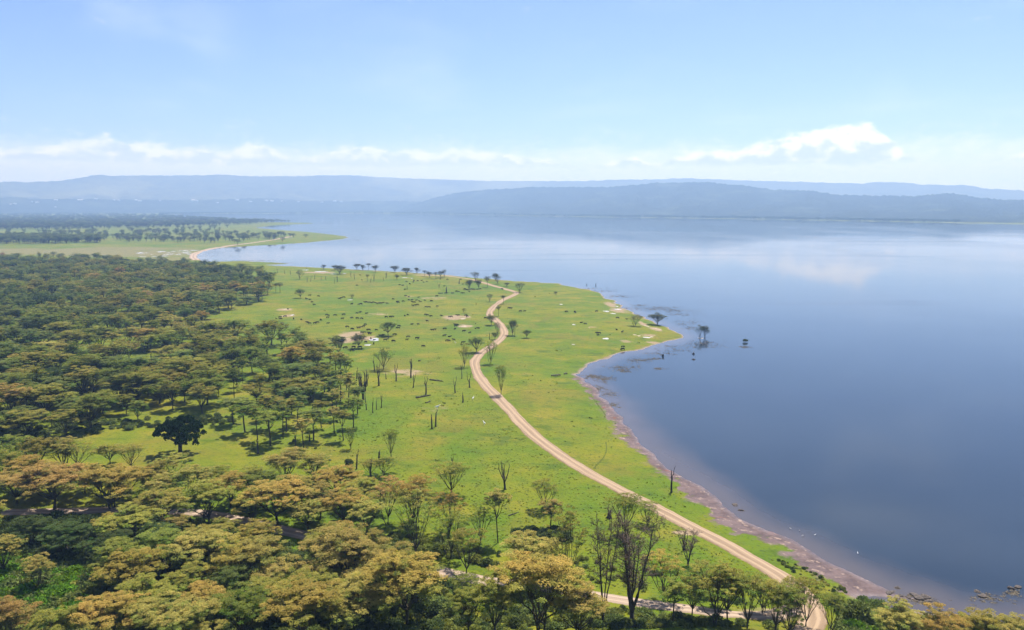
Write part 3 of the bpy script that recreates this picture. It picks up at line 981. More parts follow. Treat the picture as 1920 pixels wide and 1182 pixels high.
def bare_tree(seed, H=20.0, R=5.5, mains=6):
    """leafless tree with a haze of fine twigs"""
    r = np.random.default_rng(seed)
    mb, tw = MB(), MB()
    tips = []
    ft = np.array([0, 0, H * 0.10])
    mb.tube([np.array([0, 0, -0.5]), ft], [0.42, 0.36], 7)
    for k in range(mains):
        a = k * 6.28 / mains + r.normal(0, 0.3)
        q = r.uniform(0.35, 0.9)
        end = np.array([math.cos(a) * R * q, math.sin(a) * R * q, H * r.uniform(0.80, 0.96)])
        limb = bez(ft + np.array([0, 0, r.uniform(-0.04, -0.005) * H]), np.array([end[0] * 0.55, end[1] * 0.55, H * 0.45]), end, 9)
        limb[1:-1] += r.normal(0, 0.12, (7, 3))
        mb.tube(limb, np.linspace(0.21, 0.05, 9), 5)
        for j in range(19):
            s = limb[int(r.integers(3, 9))]
            v = np.array([r.normal(0, 0.75), r.normal(0, 0.75), abs(r.normal(0.8, 0.5))])
            v /= np.linalg.norm(v)
            e = s + v * r.uniform(1.2, 3.2)
            e[2] = min(e[2], H * 1.0)
            m_ = (s + e) / 2 + r.normal(0, 0.15, 3)
            mb.tube([s, m_, e], [0.06, 0.045, 0.025], 3)
            for i in range(9):
                s2 = s + (e - s) * r.uniform(0.3, 1.0)
                v2 = v * 0.5 + r.normal(0, 0.7, 3) + np.array([0, 0, 0.3])
                v2 /= np.linalg.norm(v2)
                e2 = s2 + v2 * r.uniform(0.5, 1.3)
                tw.tube([s2, e2], [0.034, 0.016], 3)
                for i2 in range(2):
                    s3 = s2 + (e2 - s2) * r.uniform(0.3, 1.0)
                    v3 = v2 * 0.6 + r.normal(0, 0.6, 3)
                    tw.tube([s3, s3 + v3 * r.uniform(0.25, 0.6)], [0.026, 0.012], 3)
    return mb.mesh('trunk', m_dead), tw.mesh('twigs', m_twig)


# ------------------------------------------------------------------ shapes shared by all the trees
UMB = [acacia(s, 12, 8, n, f, dp, pd, pe, lf, st, 1.0, dm, 1.0, sk) for s, n, f, dp, pd, pe, lf, st, dm, sk in
       [(11, 12, 0.20, 0.16, 20, 78, 0.40, 2, 0.38, 0.35), (12, 13, 0.26, 0.13, 19, 74, 0.40, 1, 0.32, 0.33), (13, 11, 0.16, 0.18, 21, 78, 0.40, 3, 0.44, 0.37), (14, 14, 0.22, 0.14, 19, 74, 0.40, 2, 0.36, 0.32), (15, 12, 0.28, 0.12, 20, 78, 0.40, 1, 0.28, 0.35), (16, 15, 0.18, 0.16, 18, 74, 0.40, 3, 0.42, 0.31)]]
TALL = [acacia(s, 12, 5, 6, 0.52, 0.22, 11, 75, 0.50, 1, 0.75, 0.16, 0.95, 0.50) for s in (21, 22, 23)]
OPEN = [acacia(s, 12, 7, 10, 0.14, 0.22, 14, 46, 0.42, st, 0.8, 0.34, 0.8, 0.36) for s, st in ((31, 3), (32, 2), (33, 2))]
FIG = round_tree(41)
SHAPES = {}
for k, q in enumerate(UMB):
    SHAPES[f'u{k}'] = (q, 12.0, 8.0)
for k, q in enumerate(TALL):
    SHAPES[f't{k}'] = (q, 12.0, 5.0)
for k, q in enumerate(OPEN):
    SHAPES[f'o{k}'] = (q, 12.0, 7.0)
TINT = {'gold': (0.40, 0.295, 0.075), 'rust': (0.39, 0.250, 0.085), 'straw': (0.37, 0.310, 0.085), 'olive': (0.295, 0.265, 0.060), 'moss': (0.225, 0.245, 0.052), 'green': (0.180, 0.215, 0.062), 'dark': (0.085, 0.112, 0.038), 'grey': (0.135, 0.138, 0.076), 'lime': (0.125, 0.235, 0.022)}
WORD = {'gold': 'golden', 'rust': 'rusty orange', 'straw': 'straw yellow', 'olive': 'olive', 'moss': 'mossy green', 'green': 'green', 'dark': 'dark green', 'grey': 'grey green'}
ORD = ['leftmost', 'second from left', 'third from left', 'fourth from left', 'fifth from left', 'sixth from left', 'seventh from left', 'eighth from left', 'ninth from left', 'tenth from left', 'eleventh from left', 'twelfth from left',
       'thirteenth from left', 'fourteenth from left', 'fifteenth from left', 'sixteenth from left', 'seventeenth from left', 'eighteenth from left', 'nineteenth from left', 'twentieth from left']

trees = []   # every acacia: dict(p world base, h metres, w metres, shape, tint, place, px)


def add_tree(px, py, hpx, wpx, tint, shape=None, place_='', sparse=False):
    p = place(px, py)
    k = px_per_m(p)
    foreshort = math.cos(math.atan2(CAM_H - p[2], math.hypot(p[0], p[1])))
    trees.append(dict(p=p, h=hpx / k / foreshort, w=wpx / k, shape=shape, tint=tint, place=place_, px=px, py=py, size=hpx * wpx, manual=True))


# --- foreground: every large crown traced (base pixel x, y, height, width, tint, shape)
FG = {
    'in clump above the left track end': [(25, 892, 78, 95, 'moss', 'o0'), (72, 890, 74, 84, 'olive', 'u1'), (122, 884, 64, 74, 'straw', 'u2')],
    'on grass before the fig tree': [(150, 876, 48, 78, 'olive', 'o1'), (206, 872, 42, 60, 'olive', 'u3'), (246, 878, 48, 70, 'olive', 'o2')],
    'overhanging the left track end': [(30, 946, 66, 100, 'rust', 'u0'), (101, 957, 90, 160, 'rust', 'u3'), (213, 953, 82, 160, 'gold', 'u5')],
    'in thick belt above the track': [(228, 925, 50, 84, 'olive', 'u2'), (292, 930, 62, 90, 'olive', 'u4'), (318, 898, 46, 92, 'olive', 'o0'), (359, 944, 72, 94, 'straw', 'u1'), (408, 925, 50, 84, 'olive', 'u0'), (432, 953, 64, 90, 'gold', 'u4'), (470, 934, 60, 86, 'olive', 'u5'), (300, 952, 62, 80, 'straw', 'u2'), (160, 925, 55, 84, 'gold', 'u4')],
    'where foreground belt meets open meadow': [(538, 908, 66, 100, 'straw', 'u2'), (590, 902, 52, 74, 'straw', 'u0'), (632, 938, 60, 120, 'gold', 'u3'), (721, 890, 34, 62, 'olive', 'o1'), (694, 893, 32, 50, 'olive', 'o2')],
    'astride the middle track': [(520, 988, 86, 150, 'gold', 'u1'), (600, 975, 66, 90, 'straw', 'u4'), (646, 988, 68, 94, 'gold', 'u0'), (470, 978, 58, 80, 'gold', 'u5'), (580, 1000, 64, 80, 'straw', 'u3')],
    'on grass right of the track gap': [(728, 982, 88, 84, 'rust', 'o0'), (778, 985, 92, 92, 'gold', 'u2'), (780, 1052, 136, 92, 'straw', 'o1'), (846, 926, 62, 92, 'olive', 'o2'), (842, 1000, 76, 76, 'gold', 'o1'), (845, 1048, 88, 80, 'moss', 'o0'), (876, 1077, 86, 94, 'olive', 'o2')],
    'around the open grass below dead tree': [(900, 1018, 74, 62, 'moss', 'o1'), (934, 1018, 104, 58, 'straw', 't0'), (1024, 955, 56, 70, 'olive', 'o0'), (1031, 995, 54, 62, 'straw', 't1'), (1064, 1112, 152, 84, 'olive', 'o1'), (1172, 1000, 78, 84, 'moss', 'o2'), (1215, 985, 44, 60, 'moss', 'o0')],
    'in front rank along the bottom edge': [(250, 1132, 102, 142, 'gold', 'u3'), (386, 1094, 98, 140, 'straw', 'u1'), (448, 1112, 98, 122, 'gold', 'u0'), (352, 1142, 82, 92, 'olive', 'u2'), (270, 1190, 96, 146, 'olive', 'u4'), (388, 1192, 96, 110, 'gold', 'u5'), (214, 1228, 106, 156, 'gold', 'u1'),
                                         (22, 1222, 100, 112, 'rust', 'u2'), (114, 1252, 100, 128, 'olive', 'u4'), (494, 1112, 100, 136, 'straw', 'u2'), (644, 1132, 134, 178, 'straw', 'u5'), (640, 1032, 52, 76, 'gold', 'u0'), (700, 1060, 62, 72, 'straw', 'u4'), (762, 1206, 140, 190, 'gold', 'u3'), (566, 1252, 118, 172, 'gold', 'u1'), (366, 1262, 104, 120, 'straw', 'u0')],
    'right of the biggest golden crown': [(871, 1168, 80, 76, 'moss', 'o2'), (992, 1104, 94, 138, 'straw', 'u4'), (1038, 1110, 46, 54, 'gold', 'u0'), (1010, 1246, 150, 196, 'gold', 'u2'), (1085, 1256, 104, 120, 'straw', 'u5'), (930, 1262, 110, 110, 'olive', 'u4'), (880, 1250, 90, 90, 'moss', 'u1')],
    'right of the leafless brown trees': [(1245, 1127, 88, 100, 'gold', 'o0'), (1262, 1184, 78, 66, 'moss', 't2'), (1296, 1168, 84, 80, 'olive', 'u1'), (1338, 1184, 112, 124, 'olive', 'o1'), (1364, 1172, 98, 86, 'olive', 'u4'), (1402, 1186, 106, 94, 'moss', 'o2'), (1452, 1192, 98, 88, 'olive', 'o0'), (1484, 1140, 58, 62, 'straw', 'o1'), (1512, 1178, 92, 84, 'olive', 'o2'), (1556, 1196, 84, 70, 'moss', 'o0'), (1430, 1152, 66, 84, 'olive', 'u2'), (1478, 1210, 96, 80, 'moss', 'u5'), (1340, 1140, 60, 70, 'olive', 'u0'), (1318, 1112, 56, 70, 'moss', 'o2'), (1380, 1122, 40, 60, 'olive', 'o0')],
    'in thicket by the corner water': [(1686, 1246, 104, 118, 'straw', 'u3'), (1760, 1256, 106, 112, 'gold', 'u0'), (1822, 1254, 106, 122, 'gold', 'u5'), (1892, 1262, 104, 120, 'straw', 'u1'), (1950, 1270, 100, 120, 'gold', 'u2')],
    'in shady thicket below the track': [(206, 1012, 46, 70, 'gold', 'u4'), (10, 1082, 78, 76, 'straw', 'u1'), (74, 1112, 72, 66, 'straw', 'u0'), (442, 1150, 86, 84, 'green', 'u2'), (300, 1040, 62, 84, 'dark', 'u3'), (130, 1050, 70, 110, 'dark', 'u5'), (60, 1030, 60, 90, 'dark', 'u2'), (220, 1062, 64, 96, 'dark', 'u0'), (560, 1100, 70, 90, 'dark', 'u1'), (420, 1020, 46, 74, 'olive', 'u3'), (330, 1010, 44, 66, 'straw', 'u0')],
}
for place_, rows in FG.items():
    for (x, y, h, w, c, s) in rows:
        add_tree(x, y, h, w, c, s, place_)

# --- lone trees of the meadow and the shore
LONE = {
    'on the open meadow': [(728, 630, 27, 31, 'green', 'u1', 'shading a dark strip beside the white pool'), (673, 653.5, 27, 30, 'grey', 'u4', 'in front of the white pool'), (635, 667, 38, 34, 'grey', 'u2', 'at the edge of the bare pink soil'), (719, 693, 41, 38, 'green', 'o1', 'among the dead trunks'),
                            (563, 559, 18, 19, 'green', 'u0', 'alone near the far wood corner'), (517, 549, 19, 12, 'grey', 't0', 'left one of a slim pair'), (525, 549, 19, 13, 'green', 't1', 'right one of a slim pair'), (660, 561.5, 10, 12, 'grey', 'o2', 'small and bent by a puddle'), (988, 634, 16, 17, 'green', 'u3', 'alone right of the road bend'), (1042, 553, 6.5, 9, 'grey', 'u0', 'tiny and alone on the far right grass'), (870, 588, 10, 9, 'grey', 'o1', 'small and bare looking by pale soil'),
                            (733, 857, 54, 34, 'moss', 'o2', 'thin and sparse below the snags'), (658, 842, 40, 26, 'moss', 'o0', 'thin and sparse at the grove edge')],
    'in shady clump at the road top': [(880, 543, 19, 18, 'grey', 'u2'), (897, 542, 18, 15, 'grey', 'u0'), (892, 528, 19, 21, 'grey', 'o0'), (914, 539, 21, 14, 'grey', 't2'), (929, 527, 15, 13, 'grey', 'u5'), (933, 532.5, 18, 17, 'grey', 'o1')],
    'beside the upper bends of the road': [(950, 538, 8, 12, 'grey', 'u1'), (974, 548.5, 19, 23, 'grey', 'o0'), (918, 566, 15, 15, 'grey', 'o2'), (944, 570, 17, 12, 'grey', 't0'), (935, 593, 20, 12, 'moss', 't1'), (921, 610, 21, 19, 'moss', 'u3'), (933, 629, 25, 16, 'grey', 'o0'), (961, 629, 31, 20, 'moss', 'u5'), (928, 637, 14, 14, 'green', 'u1')],
    'around the middle bend of the road': [(893, 661, 30, 29, 'green', 'u0'), (920, 682, 43, 27, 'moss', 'o0'), (870, 688, 43, 27, 'olive', 'o1'), (940, 740, 58, 28, 'moss', 'o2')],
    'in far row along the shore': [(607, 506, 10, 11, 'grey', 'u0'), (628, 507, 10, 14, 'grey', 'u3'), (637.5, 514, 17, 23, 'grey', 'u5'), (669, 506, 12, 16, 'grey', 'u1'), (680, 507, 11, 12, 'grey', 'u2'), (691, 507, 14, 12, 'grey', 't0'), (704, 510.6, 13, 15, 'grey', 'u4'), (740, 511, 13, 19, 'grey', 'u0'), (762.6, 515.7, 14, 20, 'grey', 'u5'), (781.6, 513.5, 12, 12, 'grey', 'u2'),
                                       (796, 518.6, 11, 11, 'grey', 't1'), (805, 521, 12, 13, 'grey', 'u3'), (817, 523, 13, 11, 'grey', 't2'), (826, 521, 13, 15, 'grey', 'u1'), (833, 520, 15, 11, 'grey', 'o0'), (562.4, 524, 18, 15, 'grey', 'o1'), (689, 528, 14, 9, 'grey', 't0'), (744, 525, 10, 10, 'grey', 'u4')],
    'at the tip of the point': [(1191, 611.7, 22, 28, 'grey', 'o0', 'left one of two'), (1232, 609, 22, 33, 'grey', 'u3', 'rounder right one of two'), (1311, 636, 25, 17, 'grey', 'o1', 'in shallows on a pale bank'), (1321, 635, 24, 17, 'grey', 'u2', 'in shallows behind another')],
}
for place_, rows in LONE.items():
    for row in rows:
        x, y, h, w, c, s = row[:6]
        add_tree(x, y, h * 1.04, w * 1.16, c, s, place_)
        if len(row) > 6:
            trees[-1]['own'] = row[6]


# --- the wood: darts thrown into traced outlines
class Darts:
    def __init__(self, cell=6.0):
        self.c, self.g = cell, {}

    def ok(self, x, y, d):
        k = int(math.ceil(d / self.c))
        gx, gy = int(x // self.c), int(y // self.c)
        for i in range(gx - k, gx + k + 1):
            for j in range(gy - k, gy + k + 1):
                for (a, b) in self.g.get((i, j), ()):
                    if (a - x) ** 2 + (b - y) ** 2 < d * d:
                        return False
        return True

    def add(self, x, y):
        self.g.setdefault((int(x // self.c), int(y // self.c)), []).append((x, y))


darts = Darts()
for q in trees:
    darts.add(q['p'][0], q['p'][1])
for x_, y_ in ((338, 851), (318, 846), (358, 846), (338, 838), (300, 836), (376, 836), (338, 826), (315, 822), (362, 822), (290, 822), (385, 822), (338, 812), (310, 808), (366, 808)):
    q_ = unproject(x_, y_)
    darts.add(q_[0], q_[1])      # the fig tree keeps its own room


def line_dist(P, line):
    return np.min(np.hypot(P[:, None, 0] - line[None, :, 0], P[:, None, 1] - line[None, :, 1]), axis=1)


def scatter(poly_px, n, dist, r, avoid=2.5):
    poly = px_poly(poly_px)
    lo, hi = poly.min(0), poly.max(0)
    P = r.uniform(lo, hi, (n, 2))
    P = P[poly_sdf(P, poly) < 0]
    s = lake_sdf(P)
    P = P[s > 5]
    if avoid:
        P = P[(line_dist(P, road_line[::2]) > avoid + 3) & (line_dist(P, track_line[::2]) > avoid)]
    out = []
    Z = ground_z(P)
    for (x, y), z_ in zip(P, Z):
        d = dist(x, y) if callable(dist) else dist
        if darts.ok(x, y, d):
            darts.add(x, y)
            out.append((x, y, z_))
    return out


WOOD = [(-260, 486), (0, 491), (200, 494), (340, 503), (440, 512), (490, 522), (508, 540), (503, 562), (455, 578), (405, 590), (372, 604), (395, 626), (470, 644), (556, 652), (602, 670), (632, 692), (652, 722), (650, 745), (600, 765), (520, 775), (440, 784), (400, 786), (330, 795), (240, 801), (180, 810), (110, 826), (0, 830), (-180, 832)]
GROVE = [(395, 785), (520, 760), (640, 740), (678, 760), (672, 800), (640, 842), (600, 850), (520, 838), (480, 848), (455, 838), (430, 815)]
FRONT = [(-120, 905), (60, 915), (250, 930), (470, 935), (640, 940), (690, 960), (700, 1030), (800, 1075), (860, 1100), (900, 1240), (-60, 1260), (-120, 1000)]
sr_ = np.random.default_rng(77)


def wood_tint(x, y, r):
    px, py, _ = project(x, y, 8)
    u = r.uniform()
    blot = math.sin(x / 38 + 2 * math.sin(y / 70)) + math.sin(y / 52 + 1.7 * math.sin(x / 61))
    g = np.clip((py - 540) / 160, 0, 1)
    if px > 420:
        g *= 0.55
    v = u + 0.18 * blot
    if v < -0.04 + 0.12 * (1 - g):
        return 'dark'
    if v < 0.36 - 0.22 * g:
        return 'green'
    if v < 0.70 - 0.20 * g:
        return 'moss'
    if v < 1.0 - 0.12 * g:
        return 'olive'
    return 'straw' if r.uniform() < 0.55 else ('rust' if r.uniform() < 0.45 else 'gold')


def front_tint(r):
    return ['gold', 'straw', 'olive', 'olive', 'olive', 'moss', 'straw'][int(r.integers(7))]


for (x, y, z_) in scatter(WOOD, 24000, lambda x, y: 6.3 + 0.0035 * y, sr_):
    ppx, ppy, _ = project(x, y, 1)
    gap = math.sin(x / 17 + 2.3 * math.sin(y / 29)) + math.sin(y / 23 + 2.1 * math.sin(x / 19))
    if gap > 1.25 and ppy > 600:
        continue        # small glades
    if abs(ppx - 338) < 52 and ppy > 780:
        continue
    edge = sr_.uniform() < (0.5 if ppx > 430 and ppy > 600 else 0.12)
    w = sr_.choice([sr_.uniform(8, 13), sr_.uniform(12, 18), sr_.uniform(16, 21)]) * (0.68 if edge else 1)
    trees.append(dict(p=np.array([x, y, z_]), h=sr_.choice([sr_.uniform(7, 10), sr_.uniform(9.5, 13), sr_.uniform(12, 15)]), w=w, shape=(f't{sr_.integers(3)}' if edge else f'u{sr_.integers(6)}'), tint=wood_tint(x, y, sr_), place='wood', px=ppx, py=ppy, manual=False))
for (x, y, z_) in scatter(GROVE, 700, 7.5, sr_):
    ppx, ppy, _ = project(x, y, 1)
    trees.append(dict(p=np.array([x, y, z_]), h=sr_.uniform(8.5, 12.5), w=sr_.uniform(7, 12), shape=f't{sr_.integers(3)}', tint=['moss', 'green', 'green', 'olive', 'straw'][int(sr_.integers(5))], place='grove', px=ppx, py=ppy, manual=False))
for (x, y, z_) in scatter(FRONT, 4000, 7.6, sr_, 3.5):
    ppx, ppy, _ = project(x, y, 1)
    ty_ = np.interp(ppx, [q_[0] for q_ in TRACK_PX], [q_[1] for q_ in TRACK_PX])
    if ppx < 200 and 1040 < ppy < 1270:
        continue        # the bright thicket keeps its light
    if -26 < ppy - ty_ < 62 and any(a_ < ppx < b_ for a_, b_ in ((-60, 115), (125, 250), (440, 590), (690, 960))):
        continue        # the track shows between the trees here
    trees.append(dict(p=np.array([x, y, z_]), h=sr_.uniform(8, 11.5), w=sr_.uniform(10, 15), shape=f'u{sr_.integers(6)}', tint=front_tint(sr_), place='front', px=ppx, py=ppy, manual=False))

# --- which are things of their own: the 300 that show largest; the rest of the wood is one mass
for q in trees:
    k = px_per_m(q['p'])
    q['size'] = q['h'] * q['w'] * k * k if not q['manual'] else 1e9 + 0
    if q['px'] < -60:
        q['size'] = 0
trees.sort(key=lambda q: -q['size'])
single, mass = trees[:300], trees[300:]
print('trees', len(trees), 'single', len(single))


def size_word(q):
    return 'tall' if q['h'] > 15 else ('low' if q['h'] < 8 else ('broad' if q['w'] > 17 else ('slim' if q['w'] < 10 else 'middling')))


# zones for the scattered singles: named by what one can find in the photograph
def zone(q):
    x, y = q['px'], q['py']
    if q['place'] == 'grove':
        if x < 500:
            return 'in sunny grove beside the fig tree'
        return 'in sunny grove below the wood' if x < 580 else 'at meadow side of the grove'
    if q['place'] == 'front':
        if y < 945:
            return 'deep in belt above the track' if x < 330 else 'in belt between track and grove'
        return 'in foreground thicket by left edge' if x < 220 else ('in foreground thicket between big crowns' if x < 480 else 'in foreground thicket under the track')
    if x < 130:
        return 'in wood front by left edge'
    if x < 270:
        return 'in wood front left of fig'
    if x < 400:
        return 'in wood front behind the fig'
    if x < 520:
        return 'in wood front above the grove'
    return 'at the meadow corner of the wood'


by = {}
for q in single:
    key = (q['place'] if q['manual'] else zone(q))
    by.setdefault((key, 'own' in q and id(q)), []).append(q)
for (key, own), rows in by.items():
    if own:
        q = rows[0]
        q['label'] = f"{WORD[q['tint']]} umbrella acacia {key}, {q['own']}"
        q['group'] = 'lone acacias ' + key
        continue
    sub = {}
    for q in rows:
        sub.setdefault((WORD[q['tint']], size_word(q)), []).append(q)
    for (wd, sz), grp in sub.items():
        grp.sort(key=lambda q: q['px'])
        for i, q in enumerate(grp):
            o_ = '' if len(grp) == 1 else (f', {ORD[i]}' if i < len(ORD) else ', right of the others')
            q['label'] = f'{sz} {wd} acacia {key}{o_}'
            q['group'] = 'acacias ' + key

for q in single:
    (tm, cm_), H0, R0 = SHAPES[q['shape']]
    e = empty('acacia_tree', q['p'], random.uniform(0, 6.28), (q['w'] / (2 * R0), q['w'] / (2 * R0), q['h'] / H0))
    tag(e, q['label'], 'tree', q['group'])
    for nm, me in (('trunk', tm), ('crown', cm_)):
        o = bpy.data.objects.new(nm, me)
        COL.objects.link(o)
        o.parent = e
        if nm == 'crown':
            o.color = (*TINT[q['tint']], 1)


# ------------------------------------------------------------------ masses: instanced on points by geometry nodes
def joined(name, meshes):
    """trunk and crown of one shape in a single mesh, for the masses"""
    V, Fc, MI, TI, LO, off = [], [], [], [], [], 0
    for mi, m_ in enumerate(meshes):
        n = len(m_.vertices)
        co = np.empty(n * 3, np.float32)
        m_.vertices.foreach_get('co', co)
        V.append(co.reshape(-1, 3))
        Fc += [tuple(v + off for v in p_.vertices) for p_ in m_.polygons]
        MI += [mi] * len(m_.polygons)
        for nm, acc in (('tint', TI), ('low', LO)):
            a = np.zeros(len(m_.polygons), np.float32)
            if nm in m_.attributes:
                m_.attributes[nm].data.foreach_get('value', a)
            acc.append(a)
        off += n
    me = bpy.data.meshes.new(name)
    me.from_pydata(np.concatenate(V).tolist(), [], Fc)
    me.polygons.foreach_set('material_index', MI)
    float_attr(me, 'tint', np.concatenate(TI), 'FACE')
    float_attr(me, 'low', np.concatenate(LO), 'FACE')
    for m_ in meshes:
        me.materials.append(m_.materials[0])
    return me


FIXED = {}


def source(name, me, tint, slot=1):
    """a source shape of a mass, kept outside the scene: shared mesh, leaf material of the given tint"""
    if tint not in FIXED:
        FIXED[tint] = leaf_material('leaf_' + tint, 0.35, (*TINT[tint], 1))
    o = bpy.data.objects.new(name, me)
    o.material_slots[slot].link = 'OBJECT'
    o.material_slots[slot].material = FIXED[tint]
    return o


def mass_object(name, P, rot, scl, idx, sources, label, cat):
    me = bpy.data.meshes.new(name)
    me.from_pydata([tuple(p) for p in P], [], [])
    float_attr(me, 'rot', rot)
    a = me.attributes.new('scl', 'FLOAT_VECTOR', 'POINT')
    a.data.foreach_set('vector', np.ascontiguousarray(scl, dtype=np.float32).ravel())
    a = me.attributes.new('idx', 'INT', 'POINT')
    a.data.foreach_set('value', np.ascontiguousarray(idx, dtype=np.int32))
    o = bpy.data.objects.new(name, me)
    COL.objects.link(o)
    if isinstance(sources, list):
        col = bpy.data.collections.new(name + '_shapes')
        for s_ in sources:
            col.objects.link(s_)
    else:
        col = sources
    g = bpy.data.node_groups.new(name, 'GeometryNodeTree')
    g.interface.new_socket('Geometry', in_out='INPUT', socket_type='NodeSocketGeometry')
    g.interface.new_socket('Geometry', in_out='OUTPUT', socket_type='NodeSocketGeometry')
    N_, Lk = g.nodes, g.links
    gi, go = N_.new('NodeGroupInput'), N_.new('NodeGroupOutput')
    ci = N_.new('GeometryNodeCollectionInfo')
    ci.inputs['Collection'].default_value = col
    ci.inputs['Separate Children'].default_value = True
    ci.inputs['Reset Children'].default_value = True
    iop = N_.new('GeometryNodeInstanceOnPoints')
    iop.inputs['Pick Instance'].default_value = True

    def at(nm, dt):
        n_ = N_.new('GeometryNodeInputNamedAttribute')
        n_.data_type = dt
        n_.inputs['Name'].default_value = nm
        return n_.outputs['Attribute']
    cx = N_.new('ShaderNodeCombineXYZ')
    Lk.new(at('rot', 'FLOAT'), cx.inputs[2])
    Lk.new(gi.outputs[0], iop.inputs['Points'])
    Lk.new(ci.outputs[0], iop.inputs['Instance'])
    Lk.new(at('idx', 'INT'), iop.inputs['Instance Index'])
    Lk.new(cx.outputs[0], iop.inputs['Rotation'])
    Lk.new(at('scl', 'FLOAT_VECTOR'), iop.inputs['Scale'])
    Lk.new(iop.outputs[0], go.inputs[0])
    md = o.modifiers.new('scatter', 'NODES')
    md.node_group = g
    tag(o, label, cat, kind='stuff')
    return col


# wood shapes x tints, names sort in order
tints = ['dark', 'green', 'moss', 'olive', 'straw', 'gold', 'rust', 'grey']
MASS_U = [acacia(50 + k, 12, 8, 9, 0.24, 0.28, 10, 50, 0.72, 1 + k % 2) for k in range(4)]
MASS_T = [acacia(60 + k, 12, 5, 6, 0.52, 0.22, 9, 45, 0.70, 1, 0.75, 0.16, 0.95, 0.50) for k in range(2)]
JM = [joined('wood_shape', q) for q in MASS_U + MASS_T]
src, key = [], {}
for ti, tn in enumerate(tints):
    for k, mm in enumerate(JM):
        key[(tn, k)] = len(src)
        src.append(source(f'wood_shape_{len(src):03d}', mm, tn))
P, rot, scl, idx = [], [], [], []
for q in mass:
    t_ = q['shape'][0] == 't'
    R0 = 5.0 if t_ else 8.0
    P.append(q['p'])
    rot.append(random.uniform(0, 6.28))
    scl.append((q['w'] / (2 * R0), q['w'] / (2 * R0), q['h'] / 12))
    idx.append(key[(q['tint'], 4 + random.randrange(2) if t_ else random.randrange(4))])
wood_col = mass_object('acacia_wood', P, rot, scl, idx, src, 'dense wood of flat-topped acacias filling the left of the plain', 'wood')


# far woods on the flats beyond the bay and along the far shore
def px_scatter(poly_px, n, r):
    poly = np.array(poly_px, float)
    lo, hi = poly.min(0), poly.max(0)
    Q = r.uniform(lo, hi, (n, 2))
    Q = Q[poly_sdf(Q, poly) < 0]
    return np.array([unproject(x, y) for x, y in Q])


P, rot, scl, idx = [], [], [], []
fr = np.random.default_rng(91)
bands = [([(-260, 401.5), (0, 401), (250, 402), (330, 406), (420, 413), (500, 416.5), (545, 418), (480, 420.5), (420, 423.5), (330, 427), (240, 427), (160, 430), (60, 431), (-260, 432)], 5200, ('dark', 'green', 'grey'), 16),
         ([(-260, 447), (0, 447), (60, 445), (180, 448), (190, 456), (60, 459), (-260, 460)], 900, ('dark', 'green', 'moss'), 14),
         ([(60, 437), (180, 440), (300, 434), (420, 438), (540, 443), (545, 447), (470, 452), (400, 457), (230, 455), (180, 450)], 460, ('green', 'moss', 'grey', 'dark'), 12),
         ([(0, 432), (200, 430), (420, 427), (470, 430), (420, 436), (200, 440), (0, 444)], 90, ('dark', 'green'), 14),
         ([(420, 455), (540, 446), (600, 444), (620, 448), (540, 456), (440, 463)], 26, ('dark', 'grey'), 11)]
for poly, n, tn, hh in bands:
    Q = px_scatter(poly, n, fr)
    S_ = lake_sdf(Q)
    Z_ = ground_z(Q, S_)
    for (x, y), s_, z_ in zip(Q, S_, Z_):
        if s_ < 8:
            continue
        w = fr.uniform(0.9, 1.4) * hh * (1.25 if y > 2600 else 1)
        P.append((x, y, z_ - 0.3))
        rot.append(fr.uniform(0, 6.28))
        scl.append((w / 16, w / 16, hh * fr.uniform(0.8, 1.15) / 12))
        idx.append(key[(tn[int(fr.integers(len(tn)))], int(fr.integers(4)))])
for k in range(1000):
    px = 300 + 1500 * fr.uniform() ** 1.6
    d = far_shore_d(px) + 25 + abs(fr.normal(0, 160))
    u = pix_azel(px, 400)[0]
    w = fr.uniform(26, 46)
    P.append((math.sin(u) * d, math.cos(u) * d, 1.0))
    rot.append(fr.uniform(0, 6.28))
    scl.append((w / 16, w / 16, fr.uniform(9, 16) / 12))
    idx.append(key[('dark', int(fr.integers(4)))])
mass_object('far_woodland', P, rot, scl, idx, wood_col, 'far blue-green belts of trees beyond the bay and along the opposite shore', 'woodland')

# ------------------------------------------------------------------ the dark fig tree
p = place(338, 851)
k = px_per_m(p)
e = empty('fig_tree', p, 0.4, (110 / k / 17.5, 110 / k / 17.5, 74 / k / 9.6))
tag(e, 'broad dark green evergreen standing alone on bright grass in front of the wood', 'tree')
for nm, me in (('trunk', FIG[0]), ('crown', FIG[1])):
    o = bpy.data.objects.new(nm, me)
    COL.objects.link(o)
    o.parent = e
    o.color = (0.030, 0.052, 0.014, 1)

# ------------------------------------------------------------------ leafless brown trees of the foreground
for k, (x, y, hpx, wpx, lab) in enumerate([(1130, 1186, 194, 70, 'tall leafless brown tree with upright limbs, left of two standing over the track'), (1184, 1186, 172, 108, 'wide leafless brown tree with fanned limbs, right of two standing over the track'), (1290, 1060, 62, 50, 'small bare branching tree between road and leafless brown trees')]):
    p = place(x, y)
    kk = px_per_m(p)
    tm, wm = bare_tree(300 + k, 20.0, 5.5, (4, 8, 5)[k])
    fs = math.cos(math.atan2(CAM_H, math.hypot(p[0], p[1])))
    e = empty('bare_tree', p, 1.0 + k, (wpx / kk / 10, wpx / kk / 10, hpx / kk / fs / 20))
    tag(e, lab, 'tree', 'leafless trees in the foreground')
    for nm, me in (('trunk', tm), ('twigs', wm)):
        o = bpy.data.objects.new(nm, me)
        COL.objects.link(o)
        o.parent = e

